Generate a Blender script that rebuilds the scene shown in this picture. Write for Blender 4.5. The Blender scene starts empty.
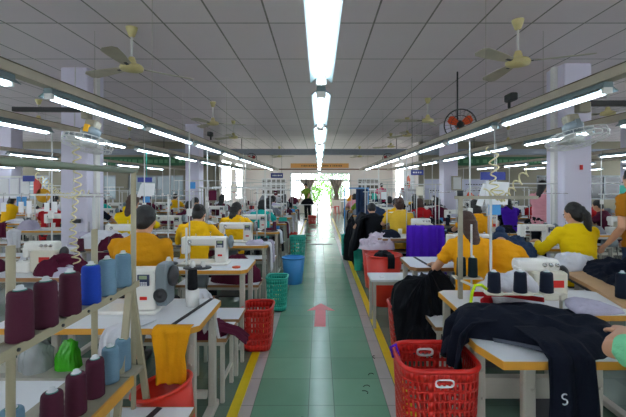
import bpy, math, random
from mathutils import Vector, Matrix, noise
random.seed(11)
SC = bpy.context.scene
C = SC.collection
PI = math.pi
F = 385.0; VX = 319.0; VY = 185.0; CH = 1.6

def at(px, py, Y):
    return Vector(((px-VX)/F*Y, Y, CH+(VY-py)/F*Y))

# ---------------------------------------------------------------- materials
def lin(h):
    h = h.lstrip('#'); out = []
    for i in (0, 2, 4):
        c = int(h[i:i+2], 16)/255
        out.append(c/12.92 if c <= .04045 else ((c+.055)/1.055)**2.4)
    return tuple(out)+(1,)
MATS = {}
def mat(name, col, rough=.5, metal=0, var=.08, scale=8, bump=0, bscale=40, emit=0, spec=.5, alpha=1, trans=0, stretch=None, sheen=0):
    if name in MATS: return MATS[name]
    m = bpy.data.materials.new(name); m.use_nodes = True
    nt = m.node_tree; b = nt.nodes['Principled BSDF']
    c = lin(col) if isinstance(col, str) else col
    b.inputs['Base Color'].default_value = c
    b.inputs['Roughness'].default_value = rough
    b.inputs['Metallic'].default_value = metal
    b.inputs['Specular IOR Level'].default_value = spec
    if sheen: b.inputs['Sheen Weight'].default_value = sheen
    tc = nt.nodes.new('ShaderNodeTexCoord')
    if var:
        n = nt.nodes.new('ShaderNodeTexNoise'); n.inputs['Scale'].default_value = scale; n.inputs['Detail'].default_value = 3
        src = tc.outputs['Object']
        if stretch:
            mp = nt.nodes.new('ShaderNodeMapping'); mp.inputs['Scale'].default_value = stretch
            nt.links.new(src, mp.inputs['Vector']); src = mp.outputs['Vector']
        nt.links.new(src, n.inputs['Vector'])
        mx = nt.nodes.new('ShaderNodeMix'); mx.data_type = 'RGBA'
        mx.inputs[6].default_value = tuple(x*(1-var) for x in c[:3])+(1,)
        mx.inputs[7].default_value = tuple(min(1, x*(1+var)) for x in c[:3])+(1,)
        nt.links.new(n.outputs['Fac'], mx.inputs[0]); nt.links.new(mx.outputs[2], b.inputs['Base Color'])
    if bump:
        n2 = nt.nodes.new('ShaderNodeTexNoise'); n2.inputs['Scale'].default_value = bscale; n2.inputs['Detail'].default_value = 4
        src = tc.outputs['Object']
        if stretch:
            mp = nt.nodes.new('ShaderNodeMapping'); mp.inputs['Scale'].default_value = stretch
            nt.links.new(src, mp.inputs['Vector']); src = mp.outputs['Vector']
        nt.links.new(src, n2.inputs['Vector'])
        bp = nt.nodes.new('ShaderNodeBump'); bp.inputs['Strength'].default_value = bump; bp.inputs['Distance'].default_value = .01
        nt.links.new(n2.outputs['Fac'], bp.inputs['Height']); nt.links.new(bp.outputs['Normal'], b.inputs['Normal'])
    if emit:
        b.inputs['Emission Color'].default_value = c; b.inputs['Emission Strength'].default_value = emit
    if trans:
        b.inputs['Transmission Weight'].default_value = trans; b.inputs['IOR'].default_value = 1.05
    if alpha < 1: b.inputs['Alpha'].default_value = alpha
    MATS[name] = m
    return m
def fabric(name, col, rough=.85, var=.15):
    return mat(name, col, rough, 0, var, 14, .5, 90, spec=.15)

M_white = mat('white_paint', '#d9d8d4', .4, var=.05)
M_top = mat('white_laminate', '#dcdee2', .32, var=.04, scale=5)
M_edge = mat('yellow_edge_band', '#d79a35', .45, var=.15)
M_edge2 = mat('brown_edge_band', '#9d7146', .5, var=.15)
M_leg = mat('grey_leg_paint', '#b9b5aa', .45, var=.1)
M_dark = mat('dark_steel', '#2c2d30', .5, var=.1)
M_black = mat('black_rubber', '#15161a', .6, var=.1)
M_machine = mat('machine_enamel', '#e4e2dc', .28, var=.03)
M_cream = mat('cream_enamel', '#d8d2c0', .3, var=.04)
M_machgrey = mat('machine_grey', '#6f7a80', .4, var=.08)
M_chrome = mat('chrome', '#c8c8c8', .22, 1, var=0)
M_navyp = mat('navy_panel', '#18264e', .3, var=.05)
M_redp = mat('red_plastic', '#cf2018', .35, var=.06)
M_redb = mat('red_bucket', '#d8301c', .38, var=.06)
M_teal = mat('teal_plastic', '#2fb8a4', .4, var=.06)
M_bluep = mat('blue_plastic', '#3a8fd0', .4, var=.06)
M_beige = mat('beige_pole', '#a29a80', .5, var=.12)
M_rackgrey = mat('rack_metal', '#9a9482', .5, .1, var=.2, scale=20)
M_rail = mat('rail_beige', '#b9b09d', .55, var=.18, scale=10)
M_reflector = mat('lamp_reflector', '#728588', .4, var=0)
M_tube = mat('lamp_tube', '#e2f2ff', .5, var=0, emit=9)
M_fan = mat('fan_cream', '#c9bd86', .45, var=.15)
M_blade = mat('fan_blade', '#b8b09a', .5, var=.3, scale=5)
M_skin = mat('skin', '#c99474', .55, var=.06)
M_hair = mat('black_hair', '#0b0807', .5, var=.4, scale=30, bump=.6, bscale=60, stretch=(6, 6, 1))
M_hairb = mat('brown_hair', '#3f2213', .5, var=.4, scale=30, bump=.6, bscale=60, stretch=(6, 6, 1))
M_eye = mat('eye', '#120c0a', .3, var=0)
M_lip = mat('lip', '#9c5548', .5, var=0)
M_coil = mat('coil_yellow', '#d8cda0', .45, var=.1)
M_pipe = mat('pipe_white', '#c9cac8', .4, var=.08)
M_paper = mat('paper', '#e8e8ea', .6, var=.04)
M_signb = mat('sign_blue', '#1d2f8a', .4, var=.05)
M_core = mat('cone_core', '#c8cdd0', .5, var=.05)
M_corering = mat('cone_ring_teal', '#2c7a70', .5, var=.05)
M_orange = mat('orange_plastic', '#e2531e', .4, var=.05)
M_shoe = mat('shoe', '#2a2523', .6, var=.1)

F_maroon = fabric('maroon_fabric', '#52182f')
F_navy = fabric('navy_fabric', '#131826')
F_black = fabric('black_fabric', '#101218', .7)
F_white = fabric('white_fabric', '#d6d6dc', var=.08)
F_lilac = fabric('lilac_fabric', '#b6b0c4', var=.1)
F_mustard = fabric('mustard_fabric', '#c98a12', var=.08)
F_yellow = fabric('yellow_fabric', '#eeb713', var=.06)
F_vivid = fabric('vivid_yellow_fabric', '#e8c40c', var=.06)
F_orange = fabric('orange_yellow_fabric', '#e8a015', var=.06)
F_soft = fabric('soft_yellow_fabric', '#dcb23a', var=.06)
F_brown = fabric('brown_mustard_fabric', '#a56a16', var=.08)
F_teal = fabric('teal_fabric', '#20a8a0', var=.06)
F_mint = fabric('mint_fabric', '#7ed0a0', var=.06)
F_pink = fabric('pink_fabric', '#e09aa4', var=.06)
F_magenta = fabric('magenta_fabric', '#e0326a', var=.06)
F_red = fabric('red_fabric', '#b01c22', var=.08)
F_purple = fabric('purple_fabric', '#4d1fb0', var=.1)
F_grey = fabric('grey_fabric', '#7c7e86', var=.1)
F_denim = fabric('denim_fabric', '#2c3c58', var=.15)
F_green = fabric('green_fabric', '#6d8c2c', var=.15)

# ---------------------------------------------------------------- mesh builder
class MB:
    def __init__(s): s.v = []; s.f = []; s.s = []
    def add(s, vs, fs, smooth=False):
        o = len(s.v); s.v += [tuple(v) for v in vs]
        for f in fs: s.f.append(tuple(i+o for i in f)); s.s.append(smooth)
        return s
    def box(s, c, sz, rot=None):
        c = Vector(c); hx, hy, hz = sz[0]/2, sz[1]/2, sz[2]/2
        R = rot if rot is not None else Matrix.Identity(3)
        if isinstance(R, (int, float)): R = Matrix.Rotation(R, 3, 'Z')
        vs = [c+R@Vector((x*hx, y*hy, z*hz)) for x in (-1, 1) for y in (-1, 1) for z in (-1, 1)]
        return s.add(vs, [(0, 1, 3, 2), (4, 6, 7, 5), (0, 4, 5, 1), (2, 3, 7, 6), (0, 2, 6, 4), (1, 5, 7, 3)])
    def rbox(s, c, sz, r=.01, n=3, axis='Z', rot=None):
        # box with rounded edges round one axis
        c = Vector(c); ax = {'X': (1, 2, 0), 'Y': (0, 2, 1), 'Z': (0, 1, 2)}[axis]
        a, b, h = sz[ax[0]]/2, sz[ax[1]]/2, sz[ax[2]]/2
        r = min(r, a*.99, b*.99)
        R = rot if rot is not None else Matrix.Identity(3)
        ring = []
        for k, (sx, sy) in enumerate(((1, 1), (-1, 1), (-1, -1), (1, -1))):
            for i in range(n+1):
                t = PI/2*k+PI/2*i/n
                ring.append((sx*(a-r)+r*math.cos(t), sy*(b-r)+r*math.sin(t)))
        rings = []
        e = min(r*.4, h*.5)
        for z, k in ((-h, e), (-h+e, 0), (h-e, 0), (h, e)):
            rr = []
            for (p, q) in ring:
                v = [0, 0, 0]; v[ax[0]] = p*(1-k/a); v[ax[1]] = q*(1-k/b); v[ax[2]] = z
                rr.append(c+R@Vector(v))
            rings.append(rr)
        return s.loft(rings, smooth=False)
    def loft(s, rings, smooth=True, cap=True, closed=True):
        n = len(rings[0]); vs = [p for r in rings for p in r]; fs = []
        for i in range(len(rings)-1):
            for j in range(n if closed else n-1):
                k = (j+1) % n
                fs.append((i*n+j, i*n+k, (i+1)*n+k, (i+1)*n+j))
        if cap:
            fs.append(tuple(range(n-1, -1, -1))); fs.append(tuple((len(rings)-1)*n+j for j in range(n)))
        return s.add(vs, fs, smooth)
    def tube(s, pts, r, n=8, cap=True, smooth=True):
        pts = [Vector(p) for p in pts]
        rs = r if isinstance(r, (list, tuple)) else [r]*len(pts)
        t0 = (pts[1]-pts[0]).normalized()
        u = t0.orthogonal().normalized(); rings = []
        for i, p in enumerate(pts):
            if i == 0: t = pts[1]-pts[0]
            elif i == len(pts)-1: t = pts[-1]-pts[-2]
            else: t = (pts[i+1]-pts[i]).normalized()+(pts[i]-pts[i-1]).normalized()
            t = t.normalized() if t.length > 1e-9 else t0
            u = (u-t*u.dot(t)); u = u.normalized() if u.length > 1e-6 else t.orthogonal().normalized()
            w = t.cross(u)
            rings.append([p+(u*math.cos(a)+w*math.sin(a))*rs[i] for a in [2*PI*k/n for k in range(n)]])
        return s.loft(rings, smooth, cap)
    def cyl(s, p0, p1, r, r1=None, n=12, smooth=True):
        return s.tube([p0, p1], [r, r if r1 is None else r1], n, True, smooth)
    def bar(s, p0, p1, w, h=None):
        # square section bar
        p0 = Vector(p0); p1 = Vector(p1); h = h or w
        t = (p1-p0).normalized(); up = Vector((0, 0, 1))
        if abs(t.z) > .95: up = Vector((0, 1, 0))
        sd = t.cross(up).normalized(); up = sd.cross(t)
        rings = [[p+sd*a*w/2+up*b*h/2 for a, b in ((1, 1), (-1, 1), (-1, -1), (1, -1))] for p in (p0, p1)]
        return s.loft(rings, False)
    def lathe(s, prof, c=(0, 0, 0), n=20, rot=None, smooth=True, cap=True):
        c = Vector(c); R = rot if rot is not None else Matrix.Identity(3)
        rings = [[c+R@Vector((r*math.cos(2*PI*k/n), r*math.sin(2*PI*k/n), z)) for k in range(n)] for r, z in prof]
        return s.loft(rings, smooth, cap)
    def ell(s, c, rad, rot=None, n=16, m=10):
        c = Vector(c); R = rot if rot is not None else Matrix.Identity(3); rings = []
        for i in range(m+1):
            t = PI*(i+.02)/(m+.04); z = -math.cos(t); q = math.sin(t)
            rings.append([c+R@Vector((rad[0]*q*math.cos(2*PI*k/n), rad[1]*q*math.sin(2*PI*k/n), rad[2]*z)) for k in range(n)])
        return s.loft(rings, True)
    def prism(s, poly, z0, z1):
        return s.loft([[Vector((x, y, z0)) for x, y in poly], [Vector((x, y, z1)) for x, y in poly]], False)
    def mesh(s, name):
        me = bpy.data.meshes.new(name); me.from_pydata(s.v, [], s.f)
        me.polygons.foreach_set('use_smooth', s.s); me.update()
        return me
    def build(s, name, m, parent=None, bevel=0, solid=0):
        o = bpy.data.objects.new(name, s.mesh(name)); C.objects.link(o)
        if m: o.data.materials.append(m)
        if parent: o.parent = parent
        if solid:
            q = o.modifiers.new('thick', 'SOLIDIFY'); q.thickness = solid; q.offset = 0
        if bevel:
            q = o.modifiers.new('bevel', 'BEVEL'); q.width = bevel; q.segments = 2; q.limit_method = 'ANGLE'
        return o

def tag(o, label=None, cat=None, group=None, kind=None):
    if label: o['label'] = label
    if cat: o['category'] = cat
    if group: o['group'] = group
    if kind: o['kind'] = kind
    return o
def thing(name, label, cat, loc=(0, 0, 0), rz=0, group=None):
    o = bpy.data.objects.new(name, None); C.objects.link(o)
    o.empty_display_size = .1
    o.location = loc; o.rotation_euler = (0, 0, rz)
    return tag(o, label, cat, group)
def struct(o): o['kind'] = 'structure'; return o
def dup(root, loc, rz=None, label=None, group=None, recol=None):
    def cp(o, par):
        c = o.copy(); C.objects.link(c); c.parent = par
        for ch in KIDS.get(o.name, []): cp(ch, c)
        return c
    if root.name not in KIDS_DONE:
        stack = [root]
        while stack:
            q = stack.pop(); KIDS[q.name] = list(q.children); stack += KIDS[q.name]
        KIDS_DONE.add(root.name)
    r = cp(root, None)
    r.location = loc
    if rz is not None: r.rotation_euler = (0, 0, rz)
    if label: r['label'] = label
    if group: r['group'] = group
    return r
KIDS = {}; KIDS_DONE = set()

# ---------------------------------------------------------------- cloth
def fbm(x, y, z): return noise.noise(Vector((x, y, z)))
def ridge(x, y, z): return 1-abs(noise.noise(Vector((x, y, z))))*2
def pile(name, m, outline, h, base, seed=0, N=22, A=72, amp=.03, fold=9, power=2.2, parent=None, dirv=(1, .25), thick=.006, crease=1, rad=0):
    # heap of fabric on a supporting height function base(x, y)
    pts = [Vector(p) for p in outline]; cx = sum(p.x for p in pts)/len(pts); cy = sum(p.y for p in pts)/len(pts)
    def out(a):
        # radial intersection by interpolation along closed Catmull-Rom
        t = a/(2*PI)*len(pts); i = int(t) % len(pts); f = t-int(t)
        p0, p1, p2, p3 = pts[i-1], pts[i], pts[(i+1) % len(pts)], pts[(i+2) % len(pts)]
        return .5*((2*p1)+(p2-p0)*f+(2*p0-5*p1+4*p2-p3)*f*f+(3*p1-p0-3*p2+p3)*f**3)
    vs = []; fs = []
    dx, dy = dirv
    for i in range(N+1):
        r = (i/N)**.8
        for j in range(A):
            a = 2*PI*j/A; o = out(a)
            wob = 1+.06*fbm(math.cos(a)*2.5+seed, math.sin(a)*2.5, seed*1.3)*r+.03*fbm(math.cos(a)*9+seed, math.sin(a)*9, 0)*r
            x = cx+(o.x-cx)*r*wob; y = cy+(o.y-cy)*r*wob
            d = max(0, 1-r**power)**(.6)
            w = dx*x+dy*y; q = -dy*x+dx*y
            n1 = ridge(w*fold*.45+seed, q*fold*.9+fbm(x*4, y*4, seed)*1.2, seed)
            n2 = ridge(w*fold*1.2, q*fold*2.1+seed, seed*2.)
            n3 = fbm(x*3.1+seed, y*3.1, seed)
            k = min(1, (1-r)*5)*.8+.2
            z = base(x, y)+h*d*(1+.35*n3)+amp*k*(n1+.45*n2)*(.4+.6*d)+thick*.5*(1 if r < .98 else 0)
            z = max(z, base(x, y)+.002)
            vs.append((x, y, z))
    for i in range(N):
        for j in range(A):
            k = (j+1) % A
            fs.append((i*A+j, (i+1)*A+j, (i+1)*A+k, i*A+k))
    fs.append(tuple(range(A)))
    b = len(vs)                                      # underside, just inside
    for j in range(A):
        x, y, z = vs[N*A+j]; vs.append((x, y, z-.004))
    for j in range(A):
        k = (j+1) % A
        fs.append((N*A+j, b+j, b+k, N*A+k))
    fs.append(tuple(b+j for j in range(A-1, -1, -1)))
    mb = MB(); mb.add(vs, fs, True)
    o = mb.build(name, m, parent)
    me = o.data; nr = [v.normal.copy() for v in me.vertices]; sc = fold*.9
    for k, v in enumerate(me.vertices):
        if k >= b or k < A*0: continue
        i = k//A; r = i/N; a = 2*PI*(k % A)/A; c = v.co
        s_ = min(1, r*3)*min(1, (1-r)*6+.05)
        g = ridge(c.x*sc+seed*3, c.y*sc, c.z*sc*.6)**3+.6*ridge(c.x*sc*2.1, c.y*sc*2.1+seed, c.z*sc*1.3)-.7
        q = amp*.55*crease*g
        if rad: q += rad*(ridge(math.cos(a)*2.2+seed, math.sin(a)*2.2, c.z*2.5+seed)**2*1.3+.3*ridge(math.cos(a)*5+seed, math.sin(a)*5, c.z*5)-.7)
        p = c+nr[k]*q*s_
        zb = base(p.x, p.y)+.002
        if p.z < zb: p.z = zb
        v.co = p
    me.update()
    return o
def ellipse_outline(cx, cy, rx, ry, seed=0, n=9, jag=.2):
    rnd = random.Random(seed)
    return [(cx+rx*math.cos(2*PI*k/n)*(1+rnd.uniform(-jag, jag)), cy+ry*math.sin(2*PI*k/n)*(1+rnd.uniform(-jag, jag)), 0) for k in range(n)]
def flat(z): return lambda x, y: z
def drape(name, m, path, width, side=(1, 0, 0), amp=.015, waves=3, seed=0, thick=.004, parent=None, S=36, W=28, nrm=(0, -1, 0), ends=None):
    path = [Vector(p) for p in path]; side = Vector(side).normalized(); nv = Vector(nrm)
    L = [0]
    for i in range(1, len(path)): L.append(L[-1]+(path[i]-path[i-1]).length)
    def P(t):
        d = t*L[-1]
        for i in range(1, len(path)):
            if d <= L[i]+1e-9:
                f = (d-L[i-1])/max(1e-9, L[i]-L[i-1]); return path[i-1].lerp(path[i], f)
        return path[-1]
    vs = []; fs = []
    for i in range(S+1):
        t = i/S; p = P(t); wd = width(t) if callable(width) else width
        for j in range(W+1):
            u = j/W*2-1
            e = amp*min(1, t*4)*(math.sin(u*PI*waves+seed+1.2*fbm(t*2, u*2, seed))+.8*fbm(u*5+seed, t*3, seed))
            wob = .04*fbm(t*3+seed, u, 4.)
            vs.append(p+side*(u*wd/2+wob*wd)+nv*e+Vector((0, 0, .01*fbm(u*4, seed, 1)*(1 if t > .9 else 0))))
    for i in range(S):
        for j in range(W):
            a = i*(W+1)+j; fs.append((a, a+1, a+W+2, a+W+1))
    mb = MB(); mb.add(vs, fs, True)
    return mb.build(name, m, parent, solid=thick)

# ---------------------------------------------------------------- people
def remesh(mb, voxel, smooth=6, disp=0, seed=0, decimate=None):
    o = mb.build('tmp', None)
    r = o.modifiers.new('r', 'REMESH'); r.mode = 'VOXEL'; r.voxel_size = voxel; r.adaptivity = 0; r.use_smooth_shade = True
    s = o.modifiers.new('s', 'SMOOTH'); s.factor = .5; s.iterations = smooth
    dg = bpy.context.evaluated_depsgraph_get()
    me = bpy.data.meshes.new_from_object(o.evaluated_get(dg))
    bpy.data.objects.remove(o)
    if disp:
        nr = [v.normal.copy() for v in me.vertices]
        for v, n in zip(me.vertices, nr):
            c = v.co
            a = ridge(c.x*7+seed, c.y*7, c.z*15+seed)-.5+.6*(ridge(c.x*15, c.y*11+seed, c.z*24)-.5)
            v.co = c+n*disp*a
    me.polygons.foreach_set('use_smooth', [True]*len(me.polygons))
    return me
def mobj(name, me, m, parent):
    me.name = name
    o = bpy.data.objects.new(name, me); C.objects.link(o); me.materials.clear(); me.materials.append(m); o.parent = parent
    return o
def ik(S, H, a, b, pole):
    S = Vector(S); H = Vector(H); d = H-S; L = d.length
    if L > (a+b)*.995: H = S+d*((a+b)*.995/L); d = H-S; L = d.length
    x = (a*a-b*b+L*L)/(2*L); y = math.sqrt(max(0, a*a-x*x))
    t = d/L; p = Vector(pole); p = (p-t*p.dot(t)).normalized()
    return S+t*x+p*y, H
def rings_torso(org, u, fwd, spec, n=20, infl=0):
    side = Vector((1, 0, 0)); out = []
    for (t, w, d, off) in spec:
        c = org+u*t+fwd*off
        out.append([c+side*math.cos(a)*(w+infl)+fwd*math.sin(a)*(d+infl) for a in [2*PI*k/n for k in range(n)]])
    return out
def hand(mb, H, d, palm_n, side, s=1, curl=.5):
    # palm, four unequal fingers and a thumb leaving the side of the palm
    d = Vector(d).normalized(); pn = Vector(palm_n); pn = (pn-d*pn.dot(d)).normalized(); sd = d.cross(pn).normalized()*side
    H = Vector(H)
    rings = []
    for t, w, th in ((-.01, .024, .02), (.03, .034, .017), (.07, .040, .014), (.09, .038, .012)):
        rings.append([H+d*t+sd*math.cos(a)*w+pn*math.sin(a)*th for a in [2*PI*k/12 for k in range(12)]])
    mb.loft(rings)
    for k, (o, L) in enumerate(((.028, .072), (.010, .08), (-.009, .074), (-.027, .058))):
        p = H+d*.08+sd*o; pts = [p]
        ang = .1; dd = d
        for q, f in ((0, .45), (1, .32), (2, .25)):
            ang += curl*(.5 if q == 0 else .7); dd = d*math.cos(ang)+pn*math.sin(ang)+sd*(o*2.2)
            pts.append(pts[-1]+dd.normalized()*L*f)
        mb.tube(pts, [.0095, .009, .0085, .007], 8)
    p = H+d*.02+sd*.026
    mb.tube([p, p+d*.025+sd*.026+pn*.008, p+d*.052+sd*.034+pn*.02, p+d*.072+sd*.03+pn*.03], [.013, .0115, .0105, .008], 8)

def person(label, X, Y, shirt, pants, hair='short', hairm=None, rz=0, lean=16, headp=None, headyaw=0, lh=(-.17, .52, .84), rh=(.17, .52, .84),
           seated=True, sleeve='short', sleeve_f=.62, voxel=.012, scale=1, z0=0, poleL=(-1, -.3, -.7), poleR=(1, -.3, -.7), mask=False, group='garment workers', collar=None, hipz=None, stand_leg=0, wide=1):
    root = thing('person', label, 'person', (X, Y, z0), rz, group)
    root.scale = (scale,)*3
    a = math.radians(lean); u = Vector((0, math.sin(a), math.cos(a))); fwd = Vector((0, math.cos(a), -math.sin(a)))
    hz = hipz or (.56 if seated else .92); hip = Vector((0, 0, hz))
    spec = [(-.09, .15, .115, 0), (0, .17*wide, .125, 0), (.12, .15*wide, .108, .0), (.25, .155*wide, .112, 0), (.37, .172*wide, .115, -.005), (.455, .178*wide, .1, -.01), (.505, .135, .082, -.012), (.535, .09, .07, -.01), (.56, .058, .055, -.005)]
    tors = rings_torso(hip, u, fwd, spec)
    body = MB(); body.loft(tors)
    hb = math.radians(headp if headp is not None else lean+12)
    hu = Vector((0, math.sin(hb), math.cos(hb))); nb = hip+u*.525
    hc = nb+u*.015+hu*.118
    body.tube([nb-u*.03, nb+u*.04, hc-hu*.05], [.062, .052, .054], 12)
    RH = Matrix.Rotation(math.radians(headyaw), 3, 'Z')@Matrix.Rotation(-hb, 3, 'X')
    body.ell(hc+RH@Vector((0, -.008, .015)), (.073, .09, .095), RH)
    body.ell(hc+RH@Vector((0, .022, -.04)), (.056, .06, .07), RH)
    body.ell(hc+RH@Vector((0, .088, -.015)), (.011, .016, .02), RH, 8, 6)
    for sx in (-1, 1): body.ell(hc+RH@Vector((sx*.074, -.002, -.008)), (.009, .018, .03), RH, 8, 6)
    sh = MB(); sh.loft(rings_torso(hip, u, fwd, spec[:-1]+[(.55, .072, .064, -.007)], infl=.014))
    for sx, hand_t, pole in ((-1, lh, poleL), (1, rh, poleR)):
        S = hip+u*.455+Vector((sx*.172*wide, 0, 0))-fwd*.01
        E, H = ik(S, Vector(hand_t), .28, .245, pole)
        body.ell(S, (.052, .052, .055)); 
        body.tube([S, S.lerp(E, .35), E, E.lerp(H, .3), H], [.05, .046, .037, .038, .025], 12)
        fd = (H-E).normalized()
        hand(body, H, (fd+Vector((0, .3, -.05))).normalized(), (0, 0, -1), -sx if True else sx, curl=.45)
        sh.ell(S+u*.004, (.064, .064, .062))
        if sleeve == 'short':
            M = S.lerp(E, sleeve_f); sh.tube([S, S.lerp(E, .3), M], [.064, .062, .06], 14)
        else:
            M = E.lerp(H, .88); sh.tube([S, S.lerp(E, .5), E, E.lerp(H, .5), M], [.064, .058, .054, .047, .038], 14)
    pn = MB(); pn.loft(rings_torso(hip, u, fwd, [(-.10, .14, .11, 0), (-.04, .172*wide, .135, 0), (.04, .18*wide, .138, 0), (.1, .162*wide, .12, 0)]))
    for sx in (-1, 1):
        shoes = MB()
        if seated:
            J = hip+Vector((sx*.09, .0, -.02)); K = Vector((sx*.13, .42, .53)); A_ = Vector((sx*.13, .36, .10)); T = A_+Vector((0, .17, -.055))
        else:
            J = hip+Vector((sx*.09, 0, -.03)); K = Vector((sx*.1, .03+sx*stand_leg, .49)); A_ = Vector((sx*.11, -.02+sx*stand_leg, .10)); T = A_+Vector((0, .17, -.055))
        body.tube([J, J.lerp(K, .5), K, K.lerp(A_, .35), A_], [.085, .072, .055, .052, .034], 12)
        body.tube([A_+Vector((0, -.03, -.05)), A_+Vector((0, .06, -.045)), T], [.035, .036, .026], 10)
        pn.tube([J, J.lerp(K, .5), K, K.lerp(A_, .4), A_.lerp(K, .06)], [.1, .086, .07, .068, .056], 14)
        shoes.tube([A_+Vector((0, -.05, -.058)), A_+Vector((0, .02, -.05)), A_+Vector((0, .1, -.055)), T+Vector((0, .03, -.005))], [.034, .04, .042, .03], 12)
        shoes.build('shoe', M_shoe, root)
    mobj('body', remesh(body, voxel, 3), M_skin, root)
    mobj('shirt', remesh(sh, voxel, 4, .007, X*3+Y), shirt, root)
    mobj('trousers', remesh(pn, voxel*1.2, 4, .006, X+Y), pants, root)
    hm = hairm or M_hair
    hr = MB()
    hr.ell(hc+RH@Vector((0, -.022, .028)), (.083, .09, .098), RH)
    if hair == 'short':
        hr.ell(hc+RH@Vector((0, -.045, -.015)), (.072, .055, .07), RH)
    else:
        hr.ell(hc+RH@Vector((0, -.045, -.02)), (.078, .058, .085), RH)
    if hair == 'pony':
        b = hc+RH@Vector((0, -.11, .03))
        hr.ell(b, (.03, .03, .03))
        hr.tube([b, b+Vector((.01, -.05, -.05)), b+Vector((.02, -.05, -.16)), b+Vector((.03, -.03, -.28)), b+Vector((.035, -.02, -.38))], [.025, .036, .04, .032, .008], 12)
    elif hair == 'bun':
        hr.ell(hc+RH@Vector((0, -.115, .03)), (.045, .04, .045), RH)
    elif hair == 'long':
        b = hc+RH@Vector((0, -.06, -.03)); bk = -fwd
        hr.loft([[q+Vector((math.cos(t)*w, 0, 0))+bk*math.sin(t)*d for t in [2*PI*k/14 for k in range(14)]] for q, w, d in
                 ((b+Vector((0, 0, .04)), .07, .05), (b+Vector((0, -.01, -.05)), .07, .048), (b-u*.12+bk*.045, .066, .036), (b-u*.19+bk*.06, .05, .026), (b-u*.25+bk*.062, .02, .012))])
    elif hair == 'bob':
        hr.ell(hc+RH@Vector((0, -.035, -.06)), (.09, .065, .07), RH)
    me = remesh(hr, max(.008, voxel*.8), 3, .004, 3)
    mobj('hair', me, hm, root)
    ey = MB()
    for sx in (-1, 1): ey.ell(hc+RH@Vector((sx*.03, .079, .008)), (.012, .006, .006), RH, 8, 6)
    ey.build('eyes', M_eye, root)
    if mask:
        mk = MB(); mk.ell(hc+RH@Vector((0, .035, -.045)), (.062, .06, .055), RH, 14, 8); mk.build('face_mask', M_paper if mask is True else mask, root)
    else:
        mo = MB(); mo.ell(hc+RH@Vector((0, .081, -.052)), (.022, .007, .006), RH, 8, 6); mo.build('mouth', M_lip, root)
    if collar:
        cb = MB(); cpts = []
        for k in range(19):
            t = 2*PI*k/18; cpts.append(nb+u*.004+Vector((math.cos(t)*.075, 0, 0))+fwd*math.sin(t)*.068)
        cb.tube(cpts, .013, 8, cap=False); cb.build('collar', collar, root)
    return root
# ================================================================ THE SETTING
HC = 3.4
def brickgrid(name, base, line, sx, sy, ox, oy, w, rough, var=.04, bump=0):
    m = bpy.data.materials.new(name); m.use_nodes = True; nt = m.node_tree; b = nt.nodes['Principled BSDF']; L = nt.links.new
    tc = nt.nodes.new('ShaderNodeTexCoord'); sp = nt.nodes.new('ShaderNodeSeparateXYZ'); L(tc.outputs['Object'], sp.inputs[0])
    def math_(op, a, b_=None, c=None):
        n = nt.nodes.new('ShaderNodeMath'); n.operation = op
        for i, q in enumerate((a, b_, c)):
            if q is None: continue
            if isinstance(q, (int, float)): n.inputs[i].default_value = q
            else: L(q, n.inputs[i])
        return n.outputs[0]
    def linemask(co, s, o, ww):
        t = math_('FRACT', math_('DIVIDE', math_('SUBTRACT', co, o), s))
        d = math_('ABSOLUTE', math_('SUBTRACT', t, .5))
        return math_('GREATER_THAN', d, .5-ww/s/2)
    mask = math_('MAXIMUM', linemask(sp.outputs[0], sx, ox, w), linemask(sp.outputs[1], sy, oy, w))
    return m, nt, b, L, math_, linemask, sp, mask, tc
def rgbmix(nt, L, fac, a, b):
    n = nt.nodes.new('ShaderNodeMix'); n.data_type = 'RGBA'
    L(fac, n.inputs[0])
    for i, q in ((6, a), (7, b)):
        if isinstance(q, tuple): n.inputs[i].default_value = q
        else: L(q, n.inputs[i])
    return n.outputs[2]
def cellnoise(nt, L, sp, math_, sx, sy, ox, oy):
    cx = math_('FLOOR', math_('DIVIDE', math_('SUBTRACT', sp.outputs[0], ox), sx)); cy = math_('FLOOR', math_('DIVIDE', math_('SUBTRACT', sp.outputs[1], oy), sy))
    cb = nt.nodes.new('ShaderNodeCombineXYZ'); L(cx, cb.inputs[0]); L(cy, cb.inputs[1])
    wn = nt.nodes.new('ShaderNodeTexWhiteNoise'); wn.noise_dimensions = '3D'; L(cb.outputs[0], wn.inputs['Vector'])
    return wn.outputs['Value']
def ceiling_mat():
    sx, sy, ox, oy = .585, 1.22, .025, .62
    m, nt, b, L, mt, lm, sp, mask, tc = brickgrid('ceiling_tiles', None, None, sx, sy, ox, oy, .02, .7)
    cn = cellnoise(nt, L, sp, mt, sx, sy, ox, oy)
    n = nt.nodes.new('ShaderNodeTexNoise'); n.inputs['Scale'].default_value = 1.3; n.inputs['Detail'].default_value = 4; L(tc.outputs['Object'], n.inputs['Vector'])
    f = mt('ADD', mt('MULTIPLY', cn, .5), mt('MULTIPLY', n.outputs['Fac'], .5))
    base = rgbmix(nt, L, f, lin('#e0d3d8'), lin('#efe4e7'))
    st = nt.nodes.new('ShaderNodeTexNoise'); st.inputs['Scale'].default_value = 7; L(tc.outputs['Object'], st.inputs['Vector'])
    lc = rgbmix(nt, L, st.outputs['Fac'], lin('#5a5452'), lin('#aaa39e'))
    L(rgbmix(nt, L, mask, base, lc), b.inputs['Base Color']); b.inputs['Roughness'].default_value = .55
    return m
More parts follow.
